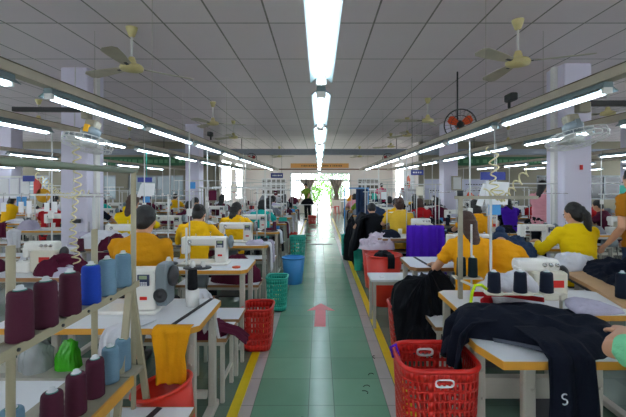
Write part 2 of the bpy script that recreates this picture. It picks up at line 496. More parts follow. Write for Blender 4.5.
def floor_mat():
    m, nt, b, L, mt, lm, sp, mask, tc = brickgrid('green_floor_tiles', None, None, .4, .385, -.0, .1, .006, .2)
    x = sp.outputs[0]
    cx0, cx1 = -.075, .11
    aisle = mt('MULTIPLY', mt('GREATER_THAN', x, -.475), mt('LESS_THAN', x, .495))
    strip = mt('MULTIPLY', mt('GREATER_THAN', x, cx0), mt('LESS_THAN', x, cx1))
    pale = mt('MULTIPLY', mt('SUBTRACT', 1, aisle), mt('MULTIPLY', mt('GREATER_THAN', x, -.565), mt('LESS_THAN', x, .6)))
    ln_y = lm(sp.outputs[1], .385, .1, .007)
    e = lambda v: mt('LESS_THAN', mt('ABSOLUTE', mt('SUBTRACT', x, v)), .0035)
    edges = mt('MAXIMUM', mt('MAXIMUM', e(cx0), e(cx1)), mt('MAXIMUM', e(-.475), e(.495)))
    grout = mt('MAXIMUM', ln_y, edges)
    cn = cellnoise(nt, L, sp, mt, .485, .385, .01, .1)
    n = nt.nodes.new('ShaderNodeTexNoise'); n.inputs['Scale'].default_value = 3; n.inputs['Detail'].default_value = 5; L(tc.outputs['Object'], n.inputs['Vector'])
    f = mt('ADD', mt('MULTIPLY', cn, .45), mt('MULTIPLY', n.outputs['Fac'], .55))
    green = rgbmix(nt, L, f, lin('#5c8d72'), lin('#7ba78b'))
    stripc = rgbmix(nt, L, n.outputs['Fac'], lin('#6f9a82'), lin('#88ad97'))
    palec = rgbmix(nt, L, n.outputs['Fac'], lin('#a49c98'), lin('#bcb4b0'))
    outer = rgbmix(nt, L, f, lin('#52695a'), lin('#6f8475'))
    c = rgbmix(nt, L, aisle, outer, green); c = rgbmix(nt, L, strip, c, stripc); c = rgbmix(nt, L, pale, c, palec)
    c = rgbmix(nt, L, mt('MULTIPLY', grout, .55), c, lin('#4d5f55'))
    L(c, b.inputs['Base Color'])
    r = mt('ADD', .11, mt('MULTIPLY', n.outputs['Fac'], .2)); L(r, b.inputs['Roughness'])
    bp = nt.nodes.new('ShaderNodeBump'); bp.inputs['Strength'].default_value = .25; bp.inputs['Distance'].default_value = .003
    L(mt('SUBTRACT', 1, grout), bp.inputs['Height']); L(bp.outputs['Normal'], b.inputs['Normal'])
    return m
WX = 13.5; RX = 4.15; YB = 16.0; YF = 22.0
struct(MB().box((0, 9.5, -.05), (2*WX, 27, .1)).build('floor', floor_mat()))
struct(MB().box((0, 9.5, HC+.05), (2*WX, 27, .1)).build('ceiling', ceiling_mat()))
M_olive = mat('olive_wall', '#8d8774', .7, var=.06, scale=2)
M_wallw = mat('white_wall', '#ece3df', .7, var=.03, scale=2)
M_lil = mat('pillar_paint', '#cfcbdc', .5, var=.03, scale=3)
M_sidewall = mat('side_wall', '#c9c4bd', .7, var=.05, scale=2)
# back wall wings with window band, left and right of the recess
def win_wing(name, x0, x1, z0, z1, sgn, parts):
    mb = MB(); w = .16
    mb.box(((x0+x1)/2, YB, z0/2), (x1-x0, w, z0)); mb.box(((x0+x1)/2, YB, (z1+HC)/2), (x1-x0, w, HC-z1))
    xs = [x0]+[v for p in parts for v in p]+[x1]
    for k in range(0, len(xs), 2):
        if xs[k+1]-xs[k] > .01: mb.box(((xs[k]+xs[k+1])/2, YB, (z0+z1)/2), (xs[k+1]-xs[k], w, z1-z0))
    struct(mb.build(name, M_olive))
lw = [(-12.9, -11.2), (-10.6, -8.4), (-7.9, -5.6)]
win_wing('wall_back_left', -WX, -RX, 1.0, 2.0, -1, lw)
rw = [(9.0, 12.8)]
win_wing('wall_back_right', RX, WX, 1.0, 2.0, 1, rw)
M_glassb = mat('window_glass_blue', '#93a7ad', .15, 0, .2, 2, spec=.5, alpha=.93)
M_frame = mat('window_frame_grey', '#8d9498', .4, var=.05)
def window(n, x0, x1, z0, z1, y, glass, div=3, label=None):
    f = MB(); t = .05
    f.box(((x0+x1)/2, y, z0+t/2), (x1-x0, .08, t)); f.box(((x0+x1)/2, y, z1-t/2), (x1-x0, .08, t))
    for k in range(div+1):
        x = x0+t/2+(x1-x0-t)*k/div; f.box((x, y, (z0+z1)/2), (t, .08, z1-z0-2*t))
    o = struct(f.build('window_%d' % n, M_frame))
    g = MB().box(((x0+x1)/2, y, (z0+z1)/2), (x1-x0-t, .008, z1-z0-t)).build('pane', glass, o)
    return o
for k, (a, b) in enumerate(lw): window(k+1, a, b, 1.0, 2.0, YB, M_glassb, 4)
M_darkglass = mat('window_glass_dark', '#23282e', .2, 0, .1, 2, alpha=.98)
window(4, 9.0, 12.8, 1.0, 2.0, YB, M_darkglass, 4)
# recess: side returns and far wall with the glazed opening
for s, nm in ((-1, 'wall_recess_left'), (1, 'wall_recess_right')):
    mb = MB(); x = s*(RX+.08); mb.box((x, 19.08, .45), (.16, 6, .9)); mb.box((x, 19.08, (2.7+HC)/2), (.16, 6, HC-2.7))
    for a, b in (((16.08, 16.5), (18.9, 19.3), (21.6, 22.08)) if s < 0 else ((16.08, 19.0), (21.6, 22.08))): mb.box((x, (a+b)/2, 1.8), (.16, b-a, 1.8))  # openings between these piers are added to let more daylight into the recess
    struct(mb.build(nm, M_wallw))
ox0, ox1, oz1 = -1.65, 1.78, 2.3
dx0, dx1 = -.38, .72
mb = MB()
mb.box(((-RX+ox0)/2, YF, HC/2), (ox0+RX, .16, HC)); mb.box(((RX+ox1)/2, YF, HC/2), (RX-ox1, .16, HC)); mb.box(((ox0+ox1)/2, YF, (HC+oz1)/2), (ox1-ox0, .16, HC-oz1))
mb.box(((ox0+dx0)/2, YF, .42), (dx0-ox0, .16, .84)); mb.box(((ox1+dx1)/2, YF, .42), (ox1-dx1, .16, .84))
struct(mb.build('wall_far', M_wallw))
M_wframe = mat('white_frame', '#c9ccd0', .4, var=.04)
f = MB()
for x in (ox0+.03, dx0-.03, dx1+.03, ox1-.03, (ox0+dx0)/2, (ox1+dx1)/2):
    zb = .84 if x not in (dx0-.03, dx1+.03) else 0
    f.box((x, YF, (zb+oz1)/2), (.06, .1, oz1-zb))
f.box(((ox0+ox1)/2, YF, 1.85), (ox1-ox0, .1, .06)); f.box(((ox0+ox1)/2, YF, oz1-.03), (ox1-ox0, .1, .06))
w5 = struct(f.build('window_5', M_wframe))
M_clear = mat('window_glass_clear', '#e8f2f6', .1, 0, 0, alpha=.25)
for (a, b, c, d) in ((ox0, dx0-.03, .84, 1.85), (dx1+.03, ox1, .84, 1.85), (ox0, ox1, 1.88, oz1-.05)):
    MB().box(((a+b)/2, YF, (c+d)/2), (b-a-.06, .006, d-c)).build('pane', M_clear, w5)
# side walls
for s, nm in ((-1, 'wall_left'), (1, 'wall_right')):
    mb = MB(); x = s*(WX+.08)
    mb.box((x, 6, .5), (.16, 20.2, 1.0)); mb.box((x, 6, (2.6+HC)/2), (.16, 20.2, HC-2.6))
    for k in range(6): mb.box((x, -3.6+k*3.86, 1.8), (.16, .8, 1.6))
    struct(mb.build(nm, M_sidewall))
    for k in range(5):
        f = MB(); y0 = -3.2+k*3.86; y1 = y0+3.06
        for z in (1.03, 2.57): f.box((x, (y0+y1)/2, z), (.08, y1-y0, .06))
        for q in range(4): f.box((x, y0+.03+(y1-y0-.06)*q/3, 1.8), (.08, .06, 1.5))
        o = struct(f.build('window_%d' % (6+k+(5 if s > 0 else 0)), M_frame))
        MB().box((x, (y0+y1)/2, 1.8), (.006, y1-y0-.1, 1.5)).build('pane', M_clear, o)
mb = MB()
mb.box((0, -4.08, .6), (2*WX, .16, 1.2)); mb.box((0, -4.08, (2.4+HC)/2), (2*WX, .16, HC-2.4))
for k in range(10): mb.box((-WX+.9+k*(2*WX-1.8)/9, -4.08, 1.8), (1.8, .16, 1.2))
struct(mb.build('wall_rear', M_sidewall))
# pillars
def pillar(n, x, y, w=.41, d=.46):
    mb = MB(); mb.rbox((x, y, HC/2), (w, d, HC), .02, 2)
    o = struct(mb.build('trim_%d' % n, M_lil)); o['label'] = 'square lilac-white ceiling column'
    return o
pn_ = 1
for y in (6.12, 11.6): 
    for x in (-3.75, 3.83, -9.3, 9.3):
        pillar(pn_, x, y if x < 0 else y-.2); pn_ += 1
# electrical casing strips on the two near columns
for x, y, yy in ((-3.75, 6.12, 5.87), (3.83, 5.92, 5.67)):
    s = -1 if x > 0 else 1
    o = struct(MB().box((x+s*.23, y-.02, HC/2), (.05, .1, HC)).build('trim_%d' % pn_, M_white)); pn_ += 1
# beam crossing the hall
M_duct = mat('duct_grey', '#8b939d', .5, 0, var=.1, scale=3)
mb = MB(); mb.box((0, 14.9, 2.86), (2*WX-.02, .3, .19))
for s in (-1, 1):
    mb.box((0, 14.9+s*.165, 2.965), (2*WX-.02, .03, .03))
struct(mb.build('trim_%d' % pn_, M_duct)); pn_ += 1
mb = MB()
for k in range(9): mb.cyl((-12+k*3, 14.9, 3.0), (-12+k*3, 14.9, HC), .012, n=6)
struct(mb.build('trim_%d' % pn_, M_dark)); pn_ += 1
# brown pipe crossing the recess
tag(MB().cyl((-4.1, 20, 2.42), (4.1, 20, 2.42), .035, n=10).build('ceiling_pipe', mat('rust_pipe', '#7d5a48', .5, var=.2)), 'long brown pipe running across the far bay under the orange banner', 'pipe')
tag(MB().tube([(-4.1+8.2*k/24, 19.2, 1.98-.18*math.sin(PI*(k/24*2 % 1))) for k in range(25)], .014, 6).build('cable', M_pipe), 'white cable sagging across the far bay below the brown pipe', 'cable')

# outside
M_leaf = mat('leaf_green', '#4d7f22', .6, var=.5, scale=3)
M_ground = mat('outside_ground', '#c9c4b8', .8, var=.1)
struct(MB().box((0, 32, -.06), (60, 19.8, .1)).build('trim_%d' % pn_, M_ground)); pn_ += 1
def tree(x, y, h, r, seed, label):
    t = thing('tree', label, 'tree', (x, y, -.01), 0, None)
    MB().tube([(0, 0, 0), (.05, 0, h*.3), (0, .05, h*.55)], [.12, .09, .06], 8).build('trunk', mat('bark', '#6a5844', .8), t)
    rnd = random.Random(seed); mb = MB()
    for k in range(900):
        a = rnd.uniform(0, 2*PI); b = rnd.uniform(-1, 1); q = rnd.uniform(.5, 1)*r
        c = Vector((math.cos(a)*math.sqrt(1-b*b)*q, math.sin(a)*math.sqrt(1-b*b)*q, h*.6+b*q*.95))
        n = Vector((rnd.uniform(-1, 1), rnd.uniform(-1, 1), rnd.uniform(-1, 1))).normalized(); u = n.orthogonal().normalized(); w = n.cross(u); s = rnd.uniform(.07, .15)
        mb.add([c-u*s, c+w*s*.5, c+u*s, c-w*s*.5], [(0, 1, 2, 3)])
    mb.build('crown', M_leaf, t)
tree(-2.9, 26.2, 3.2, 1.15, 1, 'leafy green tree outside, left side of the doorway')
tree(.9, 28.4, 3.4, 1.3, 2, 'leafy green tree outside, straight beyond the doorway')
tree(4.2, 26.0, 3.0, 1.1, 3, 'leafy green tree outside the right-hand panes')

for x, y, r, nm in ((-.3, 25.0, .66, 'left'), (1.1, 25.4, .7, 'right')):
    t = thing('bush', 'bright green bush seen through the doorway, %s one' % nm, 'bush', (x, y, -.01)); rb = random.Random(int(x*10)); mb = MB()
    for k in range(900):
        a = rb.uniform(0, 2*PI); b = rb.uniform(-1, 1); q = rb.uniform(.4, 1)*r
        c = Vector((math.cos(a)*math.sqrt(1-b*b)*q, math.sin(a)*math.sqrt(1-b*b)*q, 1.05+b*q*1.15))
        n = Vector((rb.uniform(-1, 1), rb.uniform(-1, 1), rb.uniform(-1, 1))).normalized(); u = n.orthogonal().normalized(); w = n.cross(u); s = rb.uniform(.05, .1)
        mb.add([c-u*s, c+w*s*.5, c+u*s, c-w*s*.5], [(0, 1, 2, 3)])
    mb.build('foliage', M_leaf, t); MB().cyl((0, 0, 0), (0, 0, .9), .03, n=6).build('stem', MATS['bark'], t)

# floor markings
M_yline = mat('yellow_line_paint', '#e3c413', .35, var=.1, scale=12)
tag(MB().box((-.602, 9.4, .001), (.075, 18.4, .002)).build('floor_line', M_yline), 'yellow line painted on the floor along the left of the aisle', 'floor line')
tag(MB().box((.645, 9.4, .001), (.078, 18.4, .002)).build('floor_line', M_yline), 'yellow line painted on the floor along the right of the aisle', 'floor line')
arrow = [(-.055, 4.35), (.075, 4.35), (.085, 4.93), (.2, 4.9), (.025, 5.2), (-.15, 4.9), (-.045, 4.93)]
tag(MB().prism(arrow, .0, .0025).build('floor_arrow', mat('pink_arrow_paint', '#d8606a', .4, var=.15)), 'faded red arrow painted on the green aisle, pointing to the far door', 'floor arrow')
# drain cover + specks of thread
tag(MB().box((.05, 10.4, .004), (.62, .1, .008)).build('drain_cover', M_dark), 'dark narrow drain cover across the middle of the aisle', 'drain')

# ================================================================ FURNITURE PROTOTYPES (placed by first use, then copied)
TH = .78
def table_proto(w=1.2, d=.58, edge=None, corner=.05, rail=True):
    t = thing('sewing_table', '', 'table')
    poly = [(-w/2+corner, -d/2), (w/2-corner, -d/2), (w/2, -d/2+corner), (w/2, d/2-corner), (w/2-corner, d/2), (-w/2+corner, d/2), (-w/2, d/2-corner), (-w/2, -d/2+corner)]
    MB().prism(poly, TH-.03, TH).build('tabletop', M_top, t)
    e = MB(); n = len(poly); inn = [(x*(1-.0), y) for x, y in poly]
    for i in range(n):
        a = Vector((*poly[i], 0)); b = Vector((*poly[(i+1) % n], 0)); t_ = (b-a).normalized(); nn = Vector((t_.y, -t_.x, 0))
        e.loft([[p+nn*q+Vector((0, 0, z)) for q, z in ((.0005, TH-.034), (.005, TH-.034), (.005, TH-.001), (.0005, TH-.001))] for p in (a-t_*.002, b+t_*.002)], False)
    e.build('edge_band', edge or M_edge, t)
    for sx in (-1, 1):
        for sy in (-1, 1):
            l = MB(); x = sx*(w/2-.05); y = sy*(d/2-.07)
            l.rbox((x, y, .4), (.05, .04, .69), .006, 1)
            for z in (.66, .55, .2): l.cyl((x, y-.021, z), (x, y-.027, z), .007, n=6)
            l.build('leg', M_leg, t)
        MB().rbox((sx*(w/2-.05), 0, .035), (.06, d+.02, .04), .01, 1).build('foot', M_leg, t)
    s = MB(); s.box((0, .16, .16), (w-.14, .03, .05)); s.box((0, -.02, .70), (w-.1, .03, .05)); s.build('stretcher', M_leg, t)
    m = MB(); m.cyl((-.08, .06, .6), (.12, .06, .6), .075, n=14); m.box((.02, .06, .69), (.1, .08, .07)); m.build('motor', M_machgrey, t)
    p = MB(); p.box((.05, -.05, .07), (.3, .2, .015), Matrix.Rotation(math.radians(10), 3, 'X')); p.cyl((.17, -.02, .08), (.12, .05, .55), .006, n=6); p.build('pedal', M_dark, t)
    return t
def bench_proto(w=.92, d=.34, h=.48):
    t = thing('bench', '', 'bench')
    MB().box((0, 0, h-.012), (w, d, .024)).build('seat', M_top, t)
    e = MB()
    for c, s in (((0, -d/2-.002, h-.013), (w+.008, .004, .027)), ((0, d/2+.002, h-.013), (w+.008, .004, .027)), ((-w/2-.002, 0, h-.013), (.004, d, .027)), ((w/2+.002, 0, h-.013), (.004, d, .027))): e.box(c, s)
    e.build('edge_band', M_edge2, t)
    for sx in (-1, 1):
        for sy in (-1, 1): MB().rbox((sx*(w/2-.03), sy*(d/2-.025), (h-.024)/2), (.03, .03, h-.024), .004, 1).build('leg', M_leg, t)
    s = MB()
    for sx in (-1, 1): s.box((sx*(w/2-.03), 0, .16), (.022, d-.08, .022)); s.box((sx*(w/2-.03), 0, h-.06), (.022, d-.08, .022))
    s.box((0, -d/2+.025, h-.045), (w-.09, .022, .03)); s.box((0, d/2-.025, h-.045), (w-.09, .022, .03))
    s.build('stretcher', M_leg, t)
    return t
def lockstitch(big=False, body=None, kind='white'):
    body = body or M_machine
    t = thing('sewing_machine', '', 'sewing machine')
    k = 1.0
    MB().rbox((0, 0, .012), (.5, .18, .024), .015, 2).build('bed', body, t, bevel=.002)
    MB().rbox((.165, .005, .15*k), (.12 if not big else .15, .13, .26*k), .02, 3).build('pillar', body, t, bevel=.003)
    a = MB(); a.rbox((-.02, .005, .235*k), (.42, .1, .085), .022, 3, axis='X'); a.rbox((-.02, .005, .275*k), (.3, .05, .02), .008, 1); a.build('arm', body, t)
    MB().rbox((-.205, 0, .195*k), (.075, .105, .17), .02, 3).build('head', body, t)
    h = MB(); h.lathe([(.02, -.02), (.062, -.015), (.068, 0), (.062, .014), (.03, .02), (.012, .03)], (.262 if not big else .33, .005, .23*k), 20, Matrix.Rotation(PI/2, 3, 'Y')); h.build('handwheel', M_machgrey if not big else M_dark, t)
    n = MB(); n.cyl((-.205, -.01, .03), (-.205, -.01, .115), .004, n=8); n.cyl((-.205, -.01, .09), (-.205, -.01, .13), .009, n=8); n.box((-.205, -.02, .03), (.02, .04, .008)); n.cyl((-.19, .01, .03), (-.19, .01, .12), .005, n=8); n.build('needle_bar', M_chrome, t)
    d = MB(); d.lathe([(.022, 0), (.022, .008), (.012, .012), (.010, .03)], (-.15, -.05, .235*k), 14, Matrix.Rotation(PI/2, 3, 'X')); d.build('tension_dial', M_chrome, t)
    c = MB(); c.box((.165, -.066, .215*k), (.072, .012, .07)); cp = c.build('control_panel', M_navyp, t)
    q = MB(); q.box((.165, -.0735, .234*k), (.05, .003, .022)); q.build('display', mat('display_green', '#8fa07a', .3, var=0), cp)
    q = MB()
    for i in range(4): q.box((.145+.0135*i, -.0735, .2*k), (.009, .004, .008))
    for i in range(4): q.box((.145+.0135*i, -.0735, .187*k), (.009, .004, .008))
    q.build('buttons', M_paper, cp)
    r = MB(); r.box((.165, -.067, .1*k), (.045, .004, .02)); r.build('warning_label', M_redp, t)
    g = MB(); g.cyl((.05, 0, .285*k), (.05, 0, .33*k), .003, n=6); g.lathe([(.01, 0), (.01, .004)], (.05, 0, .33*k), 8); g.cyl((-.1, 0, .28*k), (-.1, 0, .31*k), .003, n=6); g.build('thread_guide', M_chrome, t)
    if big:
        m = MB(); m.rbox((.275, .005, .18), (.075, .15, .27), .03, 3, axis='X'); m.build('motor_cover', M_machgrey, t)
        v = MB()
        v.lathe([(.045, 0), (.045, .006), (.038, .006), (.038, .003), (.008, .003), (.008, .009)], (.275, -.07, .12), 18, Matrix.Rotation(PI/2, 3, 'X'))
        v.build('fan_grille', M_dark, t)
    return t
def overlock():
    t = thing('overlock_machine', '', 'sewing machine')
    b = MB(); b.rbox((.03, 0, .1), (.24, .22, .2), .03, 3); b.build('body', M_cream, t)
    a = MB(); a.rbox((-.03, 0, .235), (.3, .12, .09), .03, 3, axis='X'); a.rbox((-.16, -.02, .18), (.06, .08, .1), .02, 2); a.build('arm', M_machine, t)
    MB().rbox((-.15, -.04, .05), (.14, .16, .1), .015, 2).build('cloth_plate', M_machine, t)
    for i in range(3):
        k = MB(); k.lathe([(.014, 0), (.014, .012), (.006, .018), (.006, .03)], (-.0+.045*i, -.06, .245), 10, Matrix.Rotation(PI/2, 3, 'X')); k.build('tension_dial', M_chrome, t)
    h = MB(); h.lathe([(.02, -.02), (.055, -.012), (.06, 0), (.05, .014), (.012, .02)], (.175, 0, .17), 18, Matrix.Rotation(PI/2, 3, 'Y')); h.build('handwheel', M_dark, t)
    n = MB(); n.cyl((-.16, -.03, .1), (-.16, -.03, .15), .006, n=8); n.box((-.16, -.045, .105), (.02, .04, .008)); n.build('needle_bar', M_chrome, t)
    f = MB(); f.box((.06, -.112, .12), (.1, .004, .05)); f.build('name_plate', M_redp, t)
    return t
def thread_stand():
    t = thing('thread_stand', '', 'thread stand')
    p = MB(); p.cyl((0, 0, 0), (0, 0, .72), .008, n=8); p.cyl((0, 0, 0), (0, 0, .02), .025, n=12); p.build('pole', M_pipe, t)
    a = MB(); a.box((0, -.0, .14), (.32, .02, .008)); a.build('cone_arm', M_rackgrey, t)
    for s in (-1, 1):
        d = MB(); d.lathe([(.05, 0), (.052, .004), (.05, .008)], (s*.14, 0, .144), 14); d.cyl((s*.14, 0, .15), (s*.14, 0, .3), .003, n=6); d.build('cone_tray', M_dark, t)
    g = MB(); g.tube([(-.17, 0, .70), (.17, 0, .70)], .005, 6)
    for s in (-1, 1): g.lathe([(.012, 0), (.014, .003), (.012, .006)], (s*.14, 0, .703), 8)
    g.build('guide_arm', M_chrome, t)
    return t
CONES = {}
def cone(colname, matr, label, loc, group, s=1):
    if colname not in CONES:
        t = thing('thread_cone', label, 'thread cone', loc, 0, group); s = s if isinstance(s, tuple) else (s,)*3
        prof = [(.031, 0), (.037, .004), (.0368, .02)]
        for i in range(10): prof.append((.0368-.0035*i/9+.0008*(i % 2), .025+.012*i))
        prof += [(.0325, .145), (.029, .15), (.02, .152)]
        MB().lathe(prof, n=20).build('thread', matr, t)
        c = MB(); c.lathe([(.0165, .15), (.0165, .156), (.011, .157), (.010, .166), (.006, .168)], n=14); c.build('core', M_core, t)
        c = MB(); c.lathe([(.0185, .1515), (.0185, .1545), (.017, .1550)], n=14); c.build('core_ring', M_corering, t)
        CONES[colname] = t
        t.scale = s
        return t
    s = s if isinstance(s, tuple) else (s,)*3
    o = dup(CONES[colname], loc, 0, label, group); o.scale = s
    return o
def thr(name, col): return mat(name, col, .75, 0, .18, 60, .35, 120, stretch=(1, 1, 8), spec=.25)
T_maroon = thr('maroon_thread', '#4b1c30'); T_blue = thr('blue_thread', '#1c40a8'); T_greyb = thr('grey_blue_thread', '#6b8ba0'); T_navy = thr('navy_thread', '#121a2c'); T_white = thr('white_thread', '#d8dade')
def basket(label, X, Y, w, d, h, m, z0=0, rz=0, nx=11, nz=8, group='laundry baskets', hole=True, taper=.86, name='laundry_basket', handle=True, cat='basket'):
    t = thing(name, label, cat, (X, Y, z0), rz, group)
    def per(u, k):
        # rounded rectangle perimeter point, u in [0,1)
        r = .28*min(w, d); a, b = w/2-r, d/2-r
        segs = [2*b, PI/2*r, 2*a, PI/2*r, 2*b, PI/2*r, 2*a, PI/2*r]; L = sum(segs); q = u*L
        st = [(w/2, -b, 0), None, (a, d/2, 1), None, (-w/2, b, 2), None, (-a, -d/2, 3), None]
        cn = {1: (a, b, 0), 3: (-a, b, PI/2), 5: (-a, -b, PI), 7: (a, -b, 1.5*PI)}
        for i, s_ in enumerate(segs):
            if q <= s_ or i == 7:
                if i % 2 == 0:
                    x, y, dr = st[i]; dx, dy = ((0, 1), (-1, 0), (0, -1), (1, 0))[dr]
                    return (x+dx*q)*k, (y+dy*q)*k
                cx, cy, a0 = cn[i]; an = a0+q/r
                return (cx+r*math.cos(an))*k, (cy+r*math.sin(an))*k
            q -= s_
    NU = nx*4; mb = MB()
    def P(u, v):
        k = taper+(1-taper)*v; x, y = per(u % 1, k); return Vector((x, y, .012+v*(h-.03)))
    for j in range(nz):
        for i in range(NU):
            u0, u1 = i/NU, (i+1)/NU; v0, v1 = j/nz, (j+1)/nz
            q = [P(u0, v0), P(u1, v0), P(u1, v1), P(u0, v1)]
            solid = (not hole) or j in (0, nz-1) or i % nx == 0
            if solid: mb.add(q, [(0, 1, 2, 3)], True); continue
            iu, iv = (u1-u0)*.24, (v1-v0)*.17
            p = [P(u0+iu, v0+iv), P(u1-iu, v0+iv), P(u1-iu, v1-iv), P(u0+iu, v1-iv)]
            mb.add(q+p, [(0, 1, 5, 4), (1, 2, 6, 5), (2, 3, 7, 6), (3, 0, 4, 7)], True)
    mb.add([P(i/NU, 0) for i in range(NU)], [tuple(range(NU))])
    mb.build('basket_wall', m, t, solid=.004)
    r = MB(); pts = [P(i/NU, 1)+Vector((0, 0, .004)) for i in range(NU)]; c = Vector((0, 0, h))
    rings = []
    for p in pts:
        o_ = Vector((p.x, p.y, 0)).normalized()
        rings.append([p+o_*math.cos(a)*.013+Vector((0, 0, math.sin(a)*.014)) for a in [2*PI*k/8 for k in range(8)]])
    rings.append(rings[0]); r.loft(rings, True, cap=False); r.build('rim', m, t)
    if handle:
        for s in (-1, 1):
            hb = MB(); y = s*(d/2*.975); zz = h-.07; pts = []
            for k in range(17):
                a = 2*PI*k/16; ca, sa = math.cos(a), math.sin(a)
                pts.append(((abs(ca)**.5)*(1 if ca > 0 else -1)*w*.11, y-s*.0, zz+(abs(sa)**.7)*(1 if sa > 0 else -1)*.018))
            hb.tube(pts, .007, 8, cap=False); hb.build('handle', M_paper, t)
    return t
def bucket(label, X, Y, r, h, m, z0=0, tilt=0, group='plastic tubs', name='plastic_bucket', rz=0):
    t = thing(name, label, 'bucket', (X, Y, z0), rz, group); t.rotation_euler = (0, tilt, rz)
    o = MB(); o.lathe([(r*.74, 0), (r*.76, .004), (r*.97, h-.01), (r*.93, h-.01), (r*.72, .012), (.002, .011)], n=32); o.add([], []); o.build('bucket_wall', m, t)
    b = MB(); n = 32; rings = []
    for k in range(n+1):
        a = 2*PI*k/n; dr = Vector((math.cos(a), math.sin(a), 0)); rings.append([dr*(r*.97+.011*math.cos(q))+Vector((0, 0, h-.004+.010*math.sin(q))) for q in [2*PI*j/8 for j in range(8)]])
    b.loft(rings, True, cap=False); b.build('rim', m, t)
    return t

# ---- lamps
def lamp_proto(twin=False, w=.11, L=1.17):
    t = thing('tube_lamp', '', 'lamp')
    r = MB(); pr = [(-w/2, -.022), (-w*.23, -.002), (-w*.2, .0), (w*.2, .0), (w*.23, -.002), (w/2, -.022), (w/2, -.018), (w*.25, .004), (w*.22, .03), (-w*.22, .03), (-w*.25, .004), (-w/2, -.018)]
    r.loft([[Vector((x, y, z)) for x, z in pr] for y in (-L/2, L/2)], False); r.build('reflector', M_reflector, t)
    for x in ((-.02, .02) if twin else (0,)):
        MB().cyl((x, -L/2+.03, -.022), (x, L/2-.03, -.022), .0135, n=12).build('tube', M_tube, t)
    for s in (-1, 1): MB().rbox((0, s*(L/2-.012), -.015), (w*.5, .022, .04), .008, 2).build('socket', M_white, t)
    return t
ORD = ['nearest', 'second', 'third', 'fourth', 'fifth', 'sixth', 'seventh', 'eighth', 'ninth', 'tenth']
ROWS = {'L1': (-1.3, [2.2, 3.7, 5.2, 6.7, 8.2, 9.7, 11.2, 12.7], 'left aisle row'),
        'L2': (-2.78, [3.4, 4.95, 6.5, 8.05, 9.6, 11.15, 12.7], 'second left row'),
        'L3': (-5.0, [6.9, 8.5, 10.1, 11.7, 13.3], 'third left row'),
        'L4': (-6.3, [8.2, 9.8, 11.4, 13.0], 'fourth left row'),
        'L5': (-8.3, [10.6, 12.2, 13.8], 'far left row'),
        'R1': (1.52, [2.42, 3.82, 5.9, 7.4, 8.9, 10.4, 11.9, 13.4], 'right aisle row'),
        'R2': (2.85, [4.95, 6.5, 8.05, 9.6, 11.15, 12.7], 'second right row'),
        'R3': (5.0, [6.3, 8.0, 9.6, 11.2, 12.8], 'third right row'),
        'R4': (6.35, [7.6, 9.3, 11.0, 12.7], 'fourth right row'),
        'R5': (8.4, [10.4, 12.1, 13.8], 'far right row')}
def phrase(r, i): return '%s table, %s' % (ORD[i], ROWS[r][2])

# ---------------------------------------------------------------- people first (they are remeshed)
V1 = .009; V2 = .014
P = person
P('seated person in a mustard sweatshirt with black collar, nearest on the left', -1.45, 3.0, F_mustard, F_black, 'short', lean=17, headp=24, sleeve='long', voxel=V1, collar=F_black, scale=1.06, hipz=.60, wide=1.05, lh=(-.08, .44, .84), rh=(.08, .44, .84), poleL=(-.15, -.3, -1), poleR=(.15, -.3, -1))
P('seated person in bright yellow shirt behind the second machine on the left', -1.55, 4.75, F_yellow, F_black, 'bun', lean=16, headp=38, voxel=.011, sleeve='long', scale=1.04)
P('seated person in yellow shirt with loose dark hair, third along left aisle row', -1.36, 6.1, F_yellow, F_black, 'long', lean=20, headyaw=-25, voxel=.011, scale=1.02)
P('seated person in vivid yellow top with brown hair, second left row', -2.88, 5.85, F_vivid, F_black, 'long', hairm=M_hairb, lean=8, voxel=V2, sleeve='long', scale=1.1)
P('seated person in a turquoise top with dark hair, left of the aisle', -1.15, 7.6, F_teal, F_black, 'bob', voxel=V2, scale=1.0)
P('seated person in grey top, left aisle row behind the turquoise one', -1.2, 9.1, F_grey, F_black, 'long', voxel=V2)
P('seated person in pale lilac top and dark hair, far along left aisle row', -1.3, 10.7, F_lilac, F_black, 'bun', voxel=V2)
P('seated person in black top, farthest along the left aisle row', -1.1, 12.05, F_black, F_black, 'long', voxel=V2)
P('seated person in maroon jacket with dark hair bowed, second row left', -2.6, 7.45, F_maroon, F_black, 'short', lean=22, voxel=V2)
P('seated person in pink top with dark hair, turned sideways in second row left', -3.1, 9.0, F_pink, F_black, 'short', rz=math.radians(-60), voxel=V2)
P('seated person in maroon top with long hair, second row left near the back', -2.7, 10.5, F_maroon, F_black, 'long', voxel=V2)
P('seated person in yellow top, third row left just beyond the pillar', -4.75, 9.5, F_vivid, F_black, 'bob', rz=math.radians(-20), voxel=V2)
P('seated person in dark top, third row left, looking down', -4.7, 7.95, F_navy, F_black, 'long', voxel=V2)
P('seated person in red top with dark hair, left of the near left pillar', -5.5, 7.85, F_red, F_black, 'bun', rz=math.radians(15), voxel=V2)
P('seated person in pink top with head bowed, far left rows', -6.5, 9.1, F_pink, F_black, 'short', lean=24, rz=math.radians(10), voxel=V2)
P('seated person in white top among the far left machines', -7.4, 10.6, F_white, F_black, 'bun', voxel=V2)
